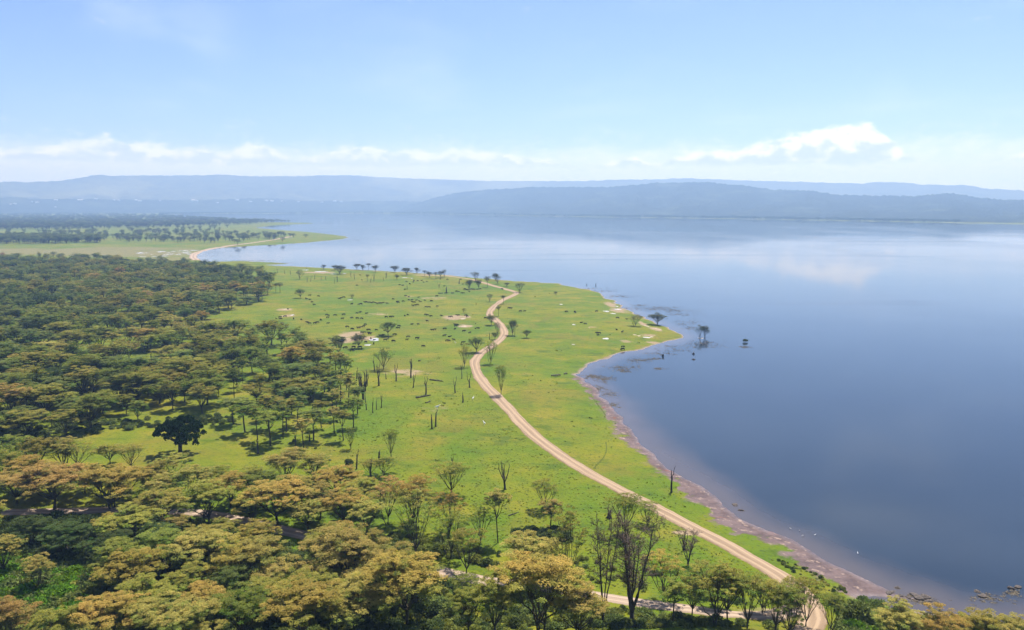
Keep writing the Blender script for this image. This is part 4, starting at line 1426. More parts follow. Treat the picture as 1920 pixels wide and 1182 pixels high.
# ------------------------------------------------------------------ dead trunks
DEAD = [  # base x, y, height px, stems, spread, radius, fork, note
    (702, 695, 27, 2, 0.05, 0.20, 0.6, 'thin dead trunk just left of the green tree among the snags'), (710.5, 723.7, 43, 4, 0.07, 0.34, 0.45, 'stout dead trunk standing in front of the green tree among the snags'),
    (682, 750, 58, 13, 0.16, 0.42, 0.30, 'big dead tree like an upturned broom at the grove edge'), (669, 714, 25, 2, 0.05, 0.24, 0.6, 'short dead trunk behind the broom-shaped dead tree'),
    (742.6, 715, 34, 3, 0.08, 0.26, 0.5, 'dead trunk with stub arms right of the green tree among the snags'), (770.6, 709, 37, 4, 0.05, 0.34, 0.5, 'thick ragged dead trunk in the middle of the snags'),
    (775, 727, 31, 3, 0.12, 0.22, 0.4, 'forked dead tree just below the ragged trunk'), (798.5, 740, 35, 3, 0.09, 0.30, 0.45, 'leaning dead trunk above the long fallen log'),
    (854, 737, 32, 2, 0.10, 0.24, 0.5, 'leaning dead trunk between the fallen logs and the road'), (880.5, 727, 31, 2, 0.14, 0.26, 0.45, 'forked dead tree close beside the road bend'),
    (866, 710, 30, 3, 0.08, 0.18, 0.5, 'thin forked dead tree in the shade beside the road'), (868, 755, 20, 1, 0.04, 0.26, 0.7, 'short crooked dead stump near the road'),
    (810, 804, 27, 1, 0.03, 0.26, 0.8, 'left of two straight dead posts, shorter and without a bird'), (817, 800, 33, 1, 0.05, 0.26, 0.75, 'leaning dead post with a white bird on its top'),
    (687, 769, 33, 2, 0.04, 0.18, 0.6, 'slim dead trunk below the broom-shaped dead tree'), (699, 774.5, 28, 1, 0.05, 0.15, 0.7, 'thin dead stick, left of three below the broom tree'), (706, 768.6, 22, 1, 0.05, 0.14, 0.7, 'thin dead stick, middle of three below the broom tree'), (715, 765, 27, 3, 0.08, 0.16, 0.5, 'thin twiggy dead stick, right of three below the broom tree'), (724, 711, 14, 1, 0.04, 0.12, 0.7, 'thin dead stick standing in shade among the snags'),
    (946.5, 918, 50, 5, 0.19, 0.30, 0.32, 'dead tree with spread bare arms above the foreground crowns'), (1259.5, 923, 49, 3, 0.13, 0.26, 0.5, 'dead tree with a perched bird on the shore beside the mud'),
    (1141.7, 972, 18, 2, 0.16, 0.34, 0.45, 'stubby Y-shaped dead stump left of a green acacia'), (710, 867, 24, 1, 0.03, 0.22, 0.8, 'straight dead pole at the top of the foreground belt'), (695, 894, 38, 2, 0.06, 0.22, 0.6, 'dead pole beside a sparse acacia in the foreground belt'),
    (849, 870, 15, 3, 0.2, 0.14, 0.4, 'small dead crown tip above the vase-shaped acacia'), (668, 880, 37, 2, 0.07, 0.22, 0.6, 'curved dead trunk below the grove'), (554, 835, 27, 2, 0.05, 0.20, 0.6, 'dead pole standing alone in the grove grass'), (484, 851, 31, 2, 0.04, 0.26, 0.7, 'dark dead stump at the front of the grove'), (581, 828, 15, 1, 0.03, 0.16, 0.8, 'short dead stick on the grove grass'),
    (576, 529.6, 13, 3, 0.16, 0.20, 0.4, None), (582, 528, 11, 2, 0.14, 0.20, 0.4, None), (590, 524, 12, 3, 0.12, 0.22, 0.4, None), (632.4, 529, 14, 4, 0.10, 0.30, 0.4, None), (627, 532, 16, 1, 0.05, 0.14, 0.6, None), (658.6, 520, 13, 4, 0.14, 0.2, 0.4, None), (664.5, 524, 14, 3, 0.12, 0.2, 0.4, None),
    (701, 528, 19, 4, 0.16, 0.22, 0.4, None), (724, 522, 13, 5, 0.12, 0.28, 0.4, None), (695, 530, 10, 3, 0.15, 0.18, 0.4, None), (521, 513, 13, 3, 0.15, 0.2, 0.4, None), (534, 513.5, 9, 2, 0.12, 0.2, 0.4, None), (545, 515, 9, 2, 0.14, 0.2, 0.4, None), (513, 526.7, 14, 3, 0.14, 0.2, 0.4, None), (602, 526, 9, 2, 0.1, 0.16, 0.5, None), (611, 525, 10, 2, 0.1, 0.16, 0.5, None), (719, 527, 9, 2, 0.1, 0.16, 0.5, None), (575, 505, 7, 2, 0.1, 0.2, 0.5, None),
    (837, 550, 13, 1, 0.03, 0.5, 0.8, 'thick lone snag on the far meadow left of the shady clump'), (861, 533, 9, 1, 0.03, 0.4, 0.8, 'short thick snag behind the shady clump'), (823, 541, 13, 6, 0.25, 0.14, 0.3, 'small bare tree left of the thick lone snag'), (764, 543, 8, 2, 0.16, 0.16, 0.4, 'small forked stick on the far meadow'), (875, 521.5, 6, 7, 0.6, 0.14, 0.3, 'flat-topped bare tree on the far shoreline'), (918, 637, 14, 1, 0.03, 0.18, 0.8, 'grey post-like trunk beside the road'), (965, 632, 14, 1, 0.03, 0.12, 0.8, 'thin trunk right of the road beside an acacia'), (892, 608, 3.4, 2, 0.3, 0.12, 0.4, 'tiny twig on the meadow left of the road'), (893, 572, 6, 2, 0.2, 0.12, 0.4, 'small twiggy stick below the shady clump'),
    (1242.5, 675, 7, 1, 0.05, 0.45, 0.8, 'dark dead stump standing in the shallows'), (1300, 672, 5, 2, 0.1, 0.5, 0.7, 'dark stump in open water, upper of two'), (1300, 684, 3, 1, 0.1, 0.6, 0.8, 'dark stump in open water, lower of two'), (1283, 1031, 28, 4, 0.22, 0.2, 0.3, 'broken dead tree with two bare arms above the olive crowns'),
    (1100, 536, 4, 2, 0.2, 0.3, 0.5, 'left of two dark snags in the water off the far meadow'), (1117, 537, 5, 2, 0.2, 0.3, 0.5, 'right of two dark snags in the water off the far meadow'),
]
far_dead = sorted([d for d in DEAD if d[7] is None], key=lambda d: d[0])
for k, (x, y, hpx, st, sp, rd, fk, lab) in enumerate(DEAD):
    if lab is None:
        i = [d[0] for d in far_dead].index(x)
        lab = f'dead grey tree among the snags near the far shore, {ORD[i] if i < 20 else "rightmost"}'
        grp = 'snags near the far shore'
    else:
        grp = 'dead trunks of the meadow'
    p = place(x, y)
    if lake_sdf([p[:2]])[0] < 0:
        p[2] = -0.4
    kk = px_per_m(p)
    fs = math.cos(math.atan2(CAM_H, math.hypot(p[0], p[1])))
    H = hpx / kk / fs
    mb = dead_tree(400 + k, H, st, fk, sp, rd * (0.78 if H > 4 else 1.1), 5 if H > 4 else 1)
    o = bpy.data.objects.new('dead_tree', mb.mesh('dead_tree', m_dead))
    COL.objects.link(o)
    o.location = p
    o.rotation_euler = (0, 0, 0)
    tag(o, lab, 'dead tree', grp)

# fallen logs
for k, (x1, y1, x2, y2, rd, lab) in enumerate([(780, 747, 808, 742, 0.38, 'long fallen log on the grass below the leaning dead trunk'), (806, 713, 831, 716, 0.34, 'fallen log lying right of the ragged dead trunk'), (798, 756.5, 807, 753.5, 0.28, 'short fallen log below the long one'), (785, 677.5, 789, 677.5, 0.3, 'small log on the grass above the ragged trunk'), (822, 551, 831, 550.5, 0.45, 'fallen log left of the thick lone snag'), (833, 550.4, 841, 550, 0.45, 'fallen log at the foot of the thick lone snag'), (846, 550.5, 852, 550.3, 0.4, 'fallen log right of the thick lone snag'), (954, 968, 972, 961, 0.14, 'thin pale fallen branch on grass right of a golden acacia')]):
    a, b = place(x1, y1), place(x2, y2)
    r = np.random.default_rng(500 + k)
    mb = MB()
    s = np.linspace(0, 1, 8)[:, None]
    L = a * (1 - s) + b * s + np.array([0, 0, rd * 0.6])
    L[1:-1] += r.normal(0, rd * 0.25, (6, 3))
    c0 = L.mean(0)
    mb.tube(L - c0, rd * np.array([1.1, 1.0, 0.95, 0.9, 0.8, 0.7, 0.6, 0.35]), 7)
    for j in range(3):
        q = L[int(r.integers(2, 7))] - c0
        mb.tube([q, q + np.array([r.normal(0, 0.8), r.normal(0, 0.8), r.uniform(0.3, 1.0)])], [rd * 0.35, rd * 0.12], 4)
    o = bpy.data.objects.new('fallen_log', mb.mesh('fallen_log', m_dead))
    COL.objects.link(o)
    o.location = c0
    tag(o, lab, 'log', 'fallen logs')
#@@DETAIL
# ------------------------------------------------------------------ undergrowth, single bushes, grass tufts
SH = [shrub_mesh(700 + k, 520, 0.26, 0.8 + 0.1 * (k % 2), 6 + k % 3) for k in range(4)]
sh_src, sh_key = [], {}
for tn in ('dark', 'green', 'lime', 'moss', 'olive'):
    for k, me in enumerate(SH):
        sh_key[(tn, k)] = len(sh_src)
        sh_src.append(source(f'shrub_shape_{len(sh_src):03d}', me, tn, 0))
P, rot, scl, idx = [], [], [], []
ur = np.random.default_rng(123)


def bushes(poly, n, smin, smax, tn, flat=1.0, by_px=False):
    Q = px_scatter(poly, n, ur) if by_px else None
    if Q is None:
        pw = px_poly(poly)
        Q = ur.uniform(pw.min(0), pw.max(0), (n, 2))
        Q = Q[poly_sdf(Q, pw) < 0]
    S_ = lake_sdf(Q)
    Q, S_ = Q[S_ > 1.5], S_[S_ > 1.5]
    ok = (line_dist(Q, road_line[::2]) > 3.8 + smax * 0.6) & (line_dist(Q, track_line[::2]) > 4.2 + smax * 0.9)
    Q, S_ = Q[ok], S_[ok]
    Z_ = ground_z(Q, S_)
    for (x, y), z_ in zip(Q, Z_):
        r_ = ur.uniform(smin, smax)
        P.append((x, y, z_ - 0.1))
        rot.append(ur.uniform(0, 6.28))
        scl.append((r_, r_, r_ * ur.uniform(0.6, 1.1) * flat))
        idx.append(sh_key[(tn[int(ur.integers(len(tn)))], int(ur.integers(4)))])


bushes([(-150, 975), (300, 975), (480, 1010), (700, 1065), (860, 1100), (900, 1260), (-150, 1260)], 3000, 0.9, 2.4, ('dark', 'green', 'dark', 'moss'))
bushes([(-100, 1040), (40, 1045), (90, 1075), (180, 1080), (195, 1120), (120, 1170), (60, 1150), (-100, 1160)], 1500, 1.2, 2.9, ('lime', 'lime', 'green'), 0.8)
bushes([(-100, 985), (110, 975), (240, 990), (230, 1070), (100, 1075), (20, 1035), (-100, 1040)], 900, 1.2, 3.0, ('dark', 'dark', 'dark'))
bushes([(-100, 800), (180, 795), (400, 785), (520, 770), (420, 800), (200, 815), (100, 832), (-100, 838)], 900, 0.6, 1.8, ('dark', 'green'))
bushes([(700, 1000), (800, 1010), (900, 1040), (960, 1080), (930, 1092), (830, 1070), (740, 1050)], 330, 0.6, 1.7, ('dark', 'green', 'moss'))
bushes([(960, 1000), (1060, 1000), (1075, 1018), (1000, 1020)], 120, 0.8, 1.6, ('dark',))
bushes([(940, 1100), (1100, 1130), (1300, 1165), (1400, 1200), (880, 1260)], 800, 0.6, 1.7, ('dark', 'green', 'moss', 'green'))
bushes([(1030, 1040), (1300, 1090), (1400, 1150), (1200, 1130), (1060, 1100)], 160, 0.4, 1.2, ('green', 'moss'))
bushes([(1560, 1122), (1640, 1122), (1670, 1160), (1640, 1240), (1540, 1240)], 380, 0.9, 2.4, ('green', 'green', 'lime'))
bushes([(1660, 1150), (1800, 1165), (1960, 1190), (1960, 1260), (1660, 1250)], 500, 0.8, 2.2, ('moss', 'olive', 'green'))
bushes([(1440, 1180), (1560, 1160), (1560, 1240), (1440, 1240)], 120, 0.5, 1.5, ('moss', 'green'))
bushes([(430, 800), (640, 790), (690, 860), (600, 870), (480, 860)], 30, 0.3, 0.8, ('green', 'dark'))
bushes([(1455, 1045), (1520, 1062), (1600, 1105), (1560, 1110), (1480, 1075)], 90, 0.25, 0.7, ('green', 'moss', 'dark'))
mass_object('undergrowth', P, rot, scl, idx, sh_src, 'leafy green undergrowth under and between the foreground trees', 'undergrowth')

# tufts of rank grass, weeds and dung-dark specks over the meadow
def tuft_mesh(seed, n=16):
    r = np.random.default_rng(seed)
    a = r.uniform(0, 6.28, n)
    q = r.uniform(0, 0.5, n)
    C = np.column_stack([np.cos(a) * q, np.sin(a) * q, r.uniform(0.15, 0.34, n)])
    D = np.column_stack([np.cos(a) * 0.5, np.sin(a) * 0.5, np.ones(n)]) + r.normal(0, 0.3, (n, 3))
    N = np.column_stack([np.cos(a + 1.4), np.sin(a + 1.4), np.full(n, 0.4)])
    L = r.uniform(0.4, 0.8, n)
    return cards_mesh('tuft', C, D, N, L, L * 0.35, r.uniform(0, 1, n), r.uniform(0, 1, n) * 0.3, m_leaf)


TU = [tuft_mesh(800 + k) for k in range(4)]
tu_src, tu_key = [], {}
for tn in ('moss', 'green', 'olive'):
    for k, me in enumerate(TU):
        tu_key[(tn, k)] = len(tu_src)
        tu_src.append(source(f'tuft_shape_{len(tu_src):03d}', me, tn, 0))
P, rot, scl, idx = [], [], [], []
MEADOW = [(420, 580), (520, 515), (700, 512), (960, 532), (1060, 540), (1130, 560), (1270, 628), (1080, 700), (1170, 810), (1320, 960), (1490, 1060), (1620, 1120), (1400, 1150), (1100, 1110), (900, 1060), (700, 900), (480, 850), (640, 700), (580, 630)]
Q = px_scatter(MEADOW, 11000, ur)
S_ = lake_sdf(Q)
clump = np.sin(Q[:, 0] / 9 + 2 * np.sin(Q[:, 1] / 17)) + np.sin(Q[:, 1] / 13 + 2 * np.sin(Q[:, 0] / 11))
ok = (S_ > 3) & (ur.uniform(-1.2, 1.9, len(Q)) < clump)
Q = Q[ok]
ok = (line_dist(Q, road_line[::2]) > 4.0) & (line_dist(Q, track_line[::2]) > 3.2)
Q = Q[ok]
for (x, y), z_ in zip(Q, ground_z(Q)):
    d_ = math.hypot(x, y)
    r_ = ur.uniform(0.25, 0.62) * (1 + (ur.uniform() < 0.10) * ur.uniform(0.3, 1.2))
    P.append((x, y, z_))
    rot.append(ur.uniform(0, 6.28))
    scl.append((r_ * 1.2, r_ * 1.2, r_ * 0.8))
    idx.append(tu_key[(('green', 'moss', 'green', 'olive')[int(ur.integers(4))], int(ur.integers(4)))])
Q = px_scatter([(690, 760), (900, 740), (960, 790), (1150, 930), (1400, 1050), (1480, 1090), (1300, 1120), (1000, 1080), (760, 960), (690, 860)], 5200, ur)
Q = Q[(line_dist(Q, road_line[::2]) > 3.4) & (line_dist(Q, track_line[::2]) > 3.0)]
for (x, y), z_ in zip(Q, ground_z(Q)):
    r_ = ur.uniform(0.16, 0.45)
    P.append((x, y, z_))
    rot.append(ur.uniform(0, 6.28))
    scl.append((r_ * 1.3, r_ * 1.3, r_ * 0.8))
    idx.append(tu_key[(('green', 'moss', 'green', 'olive')[int(ur.integers(4))], int(ur.integers(4)))])
mass_object('grass_tufts', P, rot, scl, idx, tu_src, 'scattered dark tufts of rank grass over the meadow', 'grass')

# weed mats in the shallows
P, rot, scl, idx = [], [], [], []
for (px, py, a, b, n) in [(1200, 573, 10, 1.5, 60), (1232, 579, 34, 3, 420), (1265, 583, 26, 3, 200), (1275, 590, 22, 2, 90), (1290, 606, 16, 4, 110), (1300, 616, 18, 2.5, 70), (1176, 578, 6, 1, 20), (1165, 556, 18, 1.6, 120), (1130, 546, 22, 1.6, 110), (1104, 541, 26, 1.2, 90), (1195, 676, 16, 3, 170), (1168, 690, 20, 4, 200), (1228, 673, 9, 1.5, 70), (1235, 692, 7, 1.6, 60), (1170, 696, 10, 2, 90), (1240, 664, 22, 2, 60), (1262, 650, 18, 2, 40),
                          (1317, 645, 26, 5, 160), (1344, 650, 16, 2, 50), (1262, 657, 30, 3, 70), (1108, 706, 9, 2.5, 110), (1132, 711, 14, 4, 200), (1115, 730, 16, 4, 190), (1145, 740, 9, 4, 80), (1150, 760, 8, 4, 60), (1397, 651, 8, 1.5, 60), (1700, 1122, 30, 6, 90), (1738, 1128, 12, 5, 60), (1845, 1118, 14, 4, 40), (1900, 1112, 12, 4, 40), (1870, 1125, 24, 5, 40), (470, 489, 40, 1.2, 260), (510, 493, 30, 1.0, 200), (430, 480, 40, 3, 160), (400, 474, 20, 3, 90), (660, 450, 14, 1, 60), (330, 478, 40, 4, 200), (650, 440, 20, 1.5, 40), (860, 514, 40, 0.8, 60)]:
    Qp = np.column_stack([ur.normal(px, a * 0.8, int(n * 1.5)), ur.normal(py, b * 0.75, int(n * 1.5))])
    Qw = np.array([unproject(x, y, 0.0) for x, y in Qp])
    S_ = lake_sdf(Qw)
    for (x, y), s_ in zip(Qw, S_):
        if s_ > 1:
            continue
        if ur.uniform() < 0.45:
            continue
        r_ = ur.uniform(0.2, 0.7) * (1 + math.hypot(x, y) / 1500)
        P.append((x, y, 0.0))
        rot.append(ur.uniform(0, 6.28))
        scl.append((r_ * 1.7, r_ * 1.7, r_ * 0.16))
        idx.append(int(ur.integers(4)))
m_weed = bark_material('wet_weed', (0.11, 0.088, 0.055), (0.20, 0.16, 0.10))
TW = []
for k in range(4):
    me = tuft_mesh(820 + k, 20)
    me.materials[0] = m_weed
    TW.append(bpy.data.objects.new(f'weed_shape_{k:03d}', me))
mass_object('water_weeds', P, rot, scl, idx, TW, 'brown mats of weed and drowned grass in the shallows', 'weeds')

# single bushes one can pick out
for k, (x, y, w, h, tn, lab) in enumerate([(1610, 1172, 84, 50, 'green', 'big rounded green bush at the road junction in the right corner'), (1026, 1012, 60, 20, 'dark', 'low dark bush in the shade under a straw yellow acacia'), (654, 872, 20, 12, 'dark', 'small dark bush at the foot of a dead trunk below the grove'), (551, 831, 9, 8, 'dark', 'small dark bush beside the lone dead pole in the grove'), (1397, 650, 12, 7, 'dark', 'small dark bush rising alone from the open water')]):
    p = place(x, y)
    if lake_sdf([p[:2]])[0] < 0:
        p[2] = -0.1
    kk = px_per_m(p)
    o = bpy.data.objects.new('shrub', shrub_mesh(860 + k, 1400, 0.20, 0.85, 9))
    COL.objects.link(o)
    o.location = p
    o.scale = (w / kk / 2, w / kk / 2, h / kk)
    o.color = (*TINT[tn], 1)
    tag(o, lab, 'bush')

# pale bank under the tree in the shallows
o = blob_sheet('pale_bank', 1316, 638, 14, 1.6, m_crust, 0.5, 901, 0.3)
o.location.z = 0.25
# ------------------------------------------------------------------ animals
def skin_mesh(name, verts, edges, radii, mat, sub=1):
    me = bpy.data.meshes.new(name)
    me.from_pydata(verts, edges, [])
    o = bpy.data.objects.new(name, me)
    COL.objects.link(o)
    sk = o.modifiers.new('skin', 'SKIN')
    sk.use_smooth_shade = True
    sd = o.modifiers.new('sub', 'SUBSURF')
    sd.levels = sub
    sd.render_levels = sub
    for i, r in enumerate(radii):
        q = me.skin_vertices[0].data[i]
        q.radius = (r, r) if not isinstance(r, tuple) else r
        q.use_root = (i == 0)
    dg = bpy.context.evaluated_depsgraph_get()
    out = bpy.data.meshes.new_from_object(o.evaluated_get(dg))
    bpy.data.objects.remove(o)
    out.name = name
    out.materials.clear()
    out.materials.append(mat)
    out.polygons.foreach_set('use_smooth', [True] * len(out.polygons))
    return out


m_hide = bark_material('dark_hide', (0.012, 0.010, 0.009), (0.030, 0.024, 0.020), 1.5)
m_pale = bark_material('pale_hide', (0.10, 0.085, 0.065), (0.24, 0.21, 0.17), 3.0)
m_bird, t = material('white_plumage')
finish(t, principled(t, (0.78, 0.77, 0.74), 0.8, 0.1).outputs[0])


def beast(name, pose, mat, horns=True):
    """a heavy grazing animal about 2.6 m long, facing +x"""
    if pose == 'graze':
        head = [(1.25, 0, 0.95), (1.55, 0, 0.50), (1.72, 0, 0.28)]
    else:
        head = [(1.25, 0, 1.25), (1.60, 0, 1.22), (1.92, 0, 1.05)]
    V = [(0, 0, 1.05), (0.55, 0, 1.08), (0.95, 0, 1.16), *head, (-0.55, 0, 1.05), (-1.0, 0, 1.08), (-1.22, 0, 1.12), (-1.30, 0, 0.62)]
    E = [(0, 1), (1, 2), (2, 3), (3, 4), (4, 5), (0, 6), (6, 7), (7, 8), (8, 9)]
    R = [(0.46, 0.44), (0.44, 0.42), (0.36, 0.36), 0.25, 0.20, 0.13, (0.46, 0.43), (0.40, 0.36), 0.12, 0.04]
    for (j, x, s, hind) in ((1, 0.72, 1, 0), (1, 0.66, -1, 0), (7, -0.95, 1, 1), (7, -1.0, -1, 1)):
        b = len(V)
        V += [(x, 0.24 * s, 0.78), (x + (0.06 if hind else 0.03), 0.26 * s, 0.48), (x - (0.05 if hind else -0.02), 0.26 * s, 0.22), (x + 0.02, 0.26 * s, 0.0)]
        R += [0.19, 0.11, 0.075, 0.09]
        E += [(j, b), (b, b + 1), (b + 1, b + 2), (b + 2, b + 3)]
    if horns:
        h = head[0]
        for s in (1, -1):
            b = len(V)
            V += [(h[0] + 0.18, 0.24 * s, h[2] + 0.16), (h[0] + 0.18, 0.46 * s, h[2] + 0.06), (h[0] + 0.20, 0.52 * s, h[2] + 0.28)]
            R += [0.09, 0.06, 0.02]
            E += [(3, b), (b, b + 1), (b + 1, b + 2)]
    return skin_mesh(name, V, E, R, mat)


def lying(name, mat):
    V = [(0, 0, 0.42), (0.55, 0, 0.46), (0.95, 0, 0.62), (1.25, 0, 0.82), (1.60, 0, 0.74), (1.85, 0, 0.62), (-0.6, 0, 0.42), (-1.1, 0, 0.36), (0.75, 0.42, 0.16), (1.1, 0.36, 0.1), (-0.7, 0.5, 0.2), (-0.2, 0.58, 0.1)]
    E = [(0, 1), (1, 2), (2, 3), (3, 4), (4, 5), (0, 6), (6, 7), (1, 8), (8, 9), (6, 10), (10, 11)]
    R = [(0.50, 0.42), (0.46, 0.42), 0.33, 0.25, 0.19, 0.13, (0.48, 0.40), 0.28, 0.16, 0.09, 0.22, 0.10]
    return skin_mesh(name, V, E, R, mat)


BUF = [beast('buffalo', 'graze', m_hide), beast('buffalo', 'stand', m_hide), lying('buffalo', m_hide)]
zB = [(128, 207), (215, 212), (240, 207), (292, 178), (312, 182), (342, 188), (375, 187), (390, 187), (425, 187), (440, 200), (465, 200), (485, 197), (515, 192), (565, 200), (640, 147), (690, 180), (700, 190), (763, 175), (795, 105), (830, 117), (830, 157), (868, 157), (873, 180), (895, 188), (925, 160), (950, 125), (960, 170), (975, 178), (1030, 162), (1107, 170), (1172, 110), (880, 227), (905, 225), (935, 217), (1040, 245), (1078, 248), (1183, 235), (25, 340), (12, 390), (130, 380), (200, 386), (248, 388), (190, 320), (230, 310), (305, 318), (555, 370), (605, 367), (630, 367), (785, 348), (820, 343), (1040, 338), (1060, 345), (1105, 357), (1235, 345), (1335, 365), (1355, 365), (1420, 345), (1445, 345), (1530, 348), (1550, 362), (1058, 418), (75, 490), (133, 518), (212, 503), (228, 497), (272, 487), (297, 460), (255, 558), (285, 560), (338, 530), (340, 565), (350, 578), (433, 527), (535, 527), (700, 505), (708, 480), (865, 452), (947, 458), (1405, 465), (1422, 465), (1410, 482), (1397, 517), (1270, 515), (1120, 530), (1150, 522), (1507, 545), (1580, 562), (1655, 505), (1690, 500), (820, 613), (808, 648), (930, 632), (938, 618), (645, 668), (543, 653), (580, 623), (655, 588), (510, 585), (485, 600), (1268, 600), (1330, 605), (1300, 660), (1325, 662), (1385, 650), (1475, 700), (1497, 685), (1555, 697), (1007, 728), (365, 635), (400, 645), (300, 675), (160, 700), (400, 697), (45, 750), (150, 742), (130, 783), (230, 745), (1415, 50), (1445, 55), (1480, 72), (1507, 72), (1578, 52)]
zC = [(690, 518), (805, 528), (715, 598), (750, 637), (695, 570), (640, 555), (655, 562), (1075, 560), (1090, 548), (1125, 543), (412, 693), (372, 790), (485, 818), (585, 830), (265, 812), (310, 800), (320, 822), (265, 845), (215, 860), (80, 895), (125, 890), (340, 885), (335, 900), (660, 865), (690, 880), (755, 877), (790, 868), (835, 835), (925, 878), (905, 768), (937, 768), (1015, 775), (920, 803), (1365, 312), (1340, 255), (1300, 387), (1845, 380), (1885, 387)]
zD = [(150, 338), (240, 345), (250, 325), (295, 330), (345, 320), (375, 342), (415, 338), (195, 368), (105, 387), (585, 305), (680, 310), (850, 310), (875, 372), (635, 392), (135, 440), (795, 465), (1375, 433), (1390, 436), (1470, 682), (1495, 684), (1615, 722), (1670, 720), (1170, 808), (1205, 810), (900, 436), (930, 438), (985, 436), (1015, 440), (1060, 432), (1100, 430)]
zE = [(693, 432), (745, 428), (748, 437), (887, 430), (787, 500), (815, 510), (1017, 546), (1052, 562), (890, 568), (903, 572), (893, 580), (1055, 660), (1055, 680), (1020, 473), (1082, 477)]
herd = [(640 + x / 6.566, 540 + y / 6.566) for x, y in zB] + [(480 + x / 6.857, 480 + y / 6.857) for x, y in zC] + [(740 + x / 6.857, 480 + y / 6.857) for x, y in zD] + [(860 + x / 3.4286, 460 + y / 3.4286) for x, y in zE]
LAND = [((728, 631), 'in the shade strip by the white pool'), ((700, 640), 'at the white pool'), ((665, 650), 'by the bare pink soil'), ((885, 544), 'in the shady clump by the road'), ((563, 560), 'below the lone tree by the wood corner'), ((655, 562), 'beside the small far puddle'), ((545, 592), 'around the small white puddle'), ((520, 612), 'at the puddle by the wood edge'), ((605, 612), 'in file at the wood edge'), ((620, 595), 'grazing above the wood edge'),
        ((705, 570), 'in the long file across the meadow'), ((770, 568), 'in the loose middle herd'), ((790, 530), 'in the brown group near the far shore'), ((850, 596), 'around the pale soil left of the road'), ((855, 612), 'below the pale soil left of the road'), ((800, 595), 'by the small muddy hollow'), ((765, 635), 'right of the shade strip'), ((690, 622), 'above the white pool'), ((845, 640), 'left of the road bend'), ((920, 598), 'close beside the road'), ((970, 580), 'right of the upper road'), ((1075, 587), 'in the group of the right meadow'), ((1100, 610), 'by the right meadow puddle'), ((1125, 627), 'around the round pool of the point'), ((1168, 655), 'at the point shore'), ((1160, 597), 'near the brown shore flat'), ((680, 600), 'on the open middle meadow'), ((730, 540), 'on the far meadow')]
br = np.random.default_rng(31)
hz_ = {}
for (x, y) in herd:
    k = min(range(len(LAND)), key=lambda i: (LAND[i][0][0] - x) ** 2 + ((LAND[i][0][1] - y) * 2.2) ** 2)
    hz_.setdefault(k, []).append((x, y))
for k, rows in hz_.items():
    rows.sort()
    for i, (x, y) in enumerate(rows):
        p = place(x, y)
        v = int(br.choice([0, 0, 0, 1, 1, 2]))
        o = bpy.data.objects.new('buffalo', BUF[v])
        COL.objects.link(o)
        o.location = (p[0], p[1], p[2] + 0.02)
        o.rotation_euler = (0, 0, br.choice([0.0, math.pi]) + br.normal(0, 0.5))
        s_ = br.uniform(0.66, 0.88)
        o.scale = (s_, s_, s_)
        act = ('head-down', 'standing', 'resting')[v]
        oo = '' if len(rows) == 1 else (', ' + (ORD[i] if i < len(rows) - 1 or len(rows) > 20 else 'rightmost') if i < 20 else ', right of the others')
        tag(o, f'dark {act} buffalo {LAND[k][1]}{oo}', 'buffalo', 'buffalo ' + LAND[k][1])

# paler small animals on the grass right of the road
ANT = beast('grazer', 'graze', m_pale, False)
for k, (x, y, lab) in enumerate([(1037, 707, 'small pale grazing animal, left of three on the grass right of the road'), (1043, 706.5, 'small pale grazing animal, middle of three on the grass right of the road'), (1047, 706, 'small pale grazing animal, right of three on the grass right of the road'), (1060, 703, 'small pale animal apart from the three on the grass right of the road')]):
    p = place(x, y)
    o = bpy.data.objects.new('grazing_animal', ANT)
    COL.objects.link(o)
    o.location = p
    o.rotation_euler = (0, 0, 0.2 * k + (math.pi if k == 1 else 0))
    o.scale = (0.72, 0.6, 0.72)
    tag(o, lab, 'animal', 'pale grazing animals')


def bird_mesh(name):
    V = [(0, 0, 0.75), (0.28, 0, 0.82), (0.40, 0, 1.05), (0.46, 0, 1.20), (0.72, 0, 1.14), (-0.35, 0, 0.70), (-0.55, 0, 0.64), (0.02, 0.06, 0.40), (0.03, 0.07, 0.0), (0.02, -0.06, 0.40), (0.03, -0.07, 0.0)]
    E = [(0, 1), (1, 2), (2, 3), (3, 4), (0, 5), (5, 6), (0, 7), (7, 8), (0, 9), (9, 10)]
    R = [0.22, 0.16, 0.06, 0.08, 0.02, 0.13, 0.04, 0.03, 0.03, 0.03, 0.03]
    return skin_mesh(name, V, E, R, m_bird)


BIRD = bird_mesh('bird')
for k, (x, y, dz, sc, lab) in enumerate([(820.5, 800, 33, 1.5, 'white bird perched on top of the leaning dead post'), (887, 751, 0, 1.3, 'white bird on the grass left of the road'), (908, 798, 0, 1.3, 'white bird standing on the grass beside the lower road'), (1482, 993, 0, 0.5, 'white bird on the water off the mud shore, leftmost'), (1499, 997, 0, 0.5, 'white bird on the water off the mud shore, second from left'), (1505, 1006, 0, 0.5, 'white bird on the water off the mud shore, third from left'), (1528, 1006, 0, 0.5, 'white bird on the water off the mud shore, rightmost'), (1608, 1041, 0, 0.5, 'white bird alone on the water beyond the mud'), (854, 645, 0, 1.0, 'white speck of a bird among the meadow buffalo')]):
    p = place(x, y)
    if dz:
        p[2] += dz / px_per_m(p) - 0.1
    elif lake_sdf([p[:2]])[0] < 0:
        p[2] = -0.3
    o = bpy.data.objects.new('bird', BIRD)
    COL.objects.link(o)
    o.location = p
    o.scale = (sc, sc, sc)
    o.rotation_euler = (0, 0, k * 1.1)
    tag(o, lab, 'bird', 'white birds')

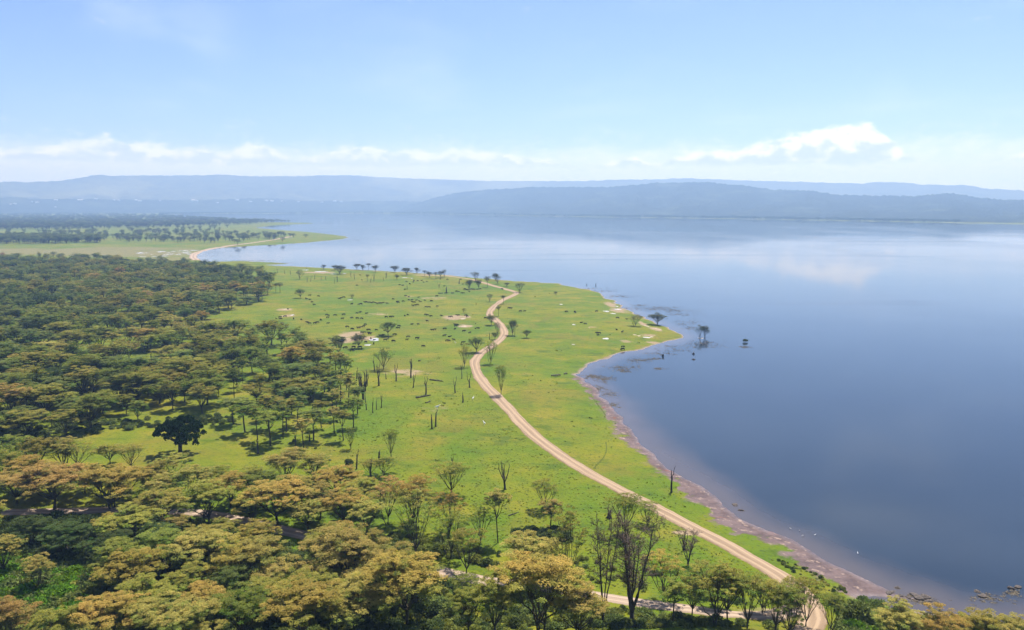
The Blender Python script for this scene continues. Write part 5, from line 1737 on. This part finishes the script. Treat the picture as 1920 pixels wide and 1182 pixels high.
# stones at the tip of the mud spit
m_rock = bark_material('wet_rock', (0.05, 0.042, 0.036), (0.13, 0.105, 0.085), 3.0)
rk = np.random.default_rng(66)
ROCKS = [(1683, 1103), (1690, 1119), (1704, 1122), (1716, 1117), (1722, 1122), (1735, 1121), (1742, 1128), (1668, 1112), (1832, 1114), (1843, 1122), (1896, 1110), (1908, 1108), (1390, 958), (1378, 948)]
ROCKS.sort()
for k, (x, y) in enumerate(ROCKS):
    p = place(x, y)
    bm = bmesh.new()
    bmesh.ops.create_icosphere(bm, subdivisions=2, radius=1.0)
    ph = rk.uniform(0, 6, 3)
    for v in bm.verts:
        c = v.co
        v.co = c * (1 + 0.22 * math.sin(3 * c.x + ph[0]) + 0.18 * math.sin(4 * c.y + ph[1]) + 0.15 * math.sin(5 * c.z + ph[2]))
    me = bpy.data.meshes.new('rock')
    bm.to_mesh(me)
    bm.free()
    me.materials.append(m_rock)
    o = bpy.data.objects.new('rock', me)
    COL.objects.link(o)
    o.location = (p[0], p[1], max(p[2], 0.0))
    s_ = rk.uniform(0.25, 0.7)
    o.scale = (s_ * 1.6, s_ * 1.2, s_ * 0.55)
    o.rotation_euler = (0, 0, rk.uniform(0, 3))
    tag(o, f'dark stone in the water by the mud spit and corner shore, {ORD[k]}', 'stone', 'stones at the water')

# ------------------------------------------------------------------ the far town: pale buildings on the low hills
m_wall, t = material('pale_wall')
finish(t, principled(t, (0.74, 0.72, 0.69), 0.8, 0.2).outputs[0])
m_roof, t = material('metal_roof')
finish(t, principled(t, (0.55, 0.56, 0.58), 0.5, 0.4).outputs[0])
hr = np.random.default_rng(17)
wall_me = mesh_obj('wall', [(x, y, z) for z in (-6, 5) for y in (-6, 6) for x in (-14, 14)], [(0, 1, 5, 4), (1, 3, 7, 5), (3, 2, 6, 7), (2, 0, 4, 6)], m_wall, smooth=False, link=False).data
roof_me = mesh_obj('roof', [(-15, -7, 5), (15, -7, 5), (15, 7, 5), (-15, 7, 5), (-15, 0, 8.5), (15, 0, 8.5)], [(0, 1, 5, 4), (2, 3, 4, 5), (0, 4, 3), (1, 2, 5)], m_roof, smooth=False, link=False).data
low = bpy.data.objects['low_hills']
HS = [(60, 379), (70, 381), (104, 389), (105, 376), (155, 375), (180, 374), (200, 374), (214, 376), (222, 377), (228, 374), (262, 378), (255, 376), (150, 377), (20, 384), (28, 383), (245, 374), (300, 377), (362, 377), (370, 378), (408, 381), (445, 376), (470, 379), (500, 377), (510, 378), (530, 379), (560, 379), (604, 380), (628, 378), (640, 379), (780, 361)]
HS.sort()
bpy.context.view_layer.update()
for k, (px, py) in enumerate(HS):
    d = pix_dir(px, py)
    hit, loc, nrm_, _ = low.ray_cast(Vector((0, 0, CAM_H)), Vector(d).normalized())
    if not hit:
        continue
    e = empty('house', (loc[0], loc[1], loc[2] + 2), hr.normal(0, 0.4), (hr.uniform(0.6, 1.5),) * 3)
    tag(e, f'tiny pale building in the far town on the low hills, {ORD[k]}' if k < 20 else f'tiny pale building on the right half of the far town, {ORD[k - 20]}', 'house', 'buildings of the far town')
    for nm, me in (('wall', wall_me), ('roof', roof_me)):
        o = bpy.data.objects.new(nm, me)
        COL.objects.link(o)
        o.parent = e
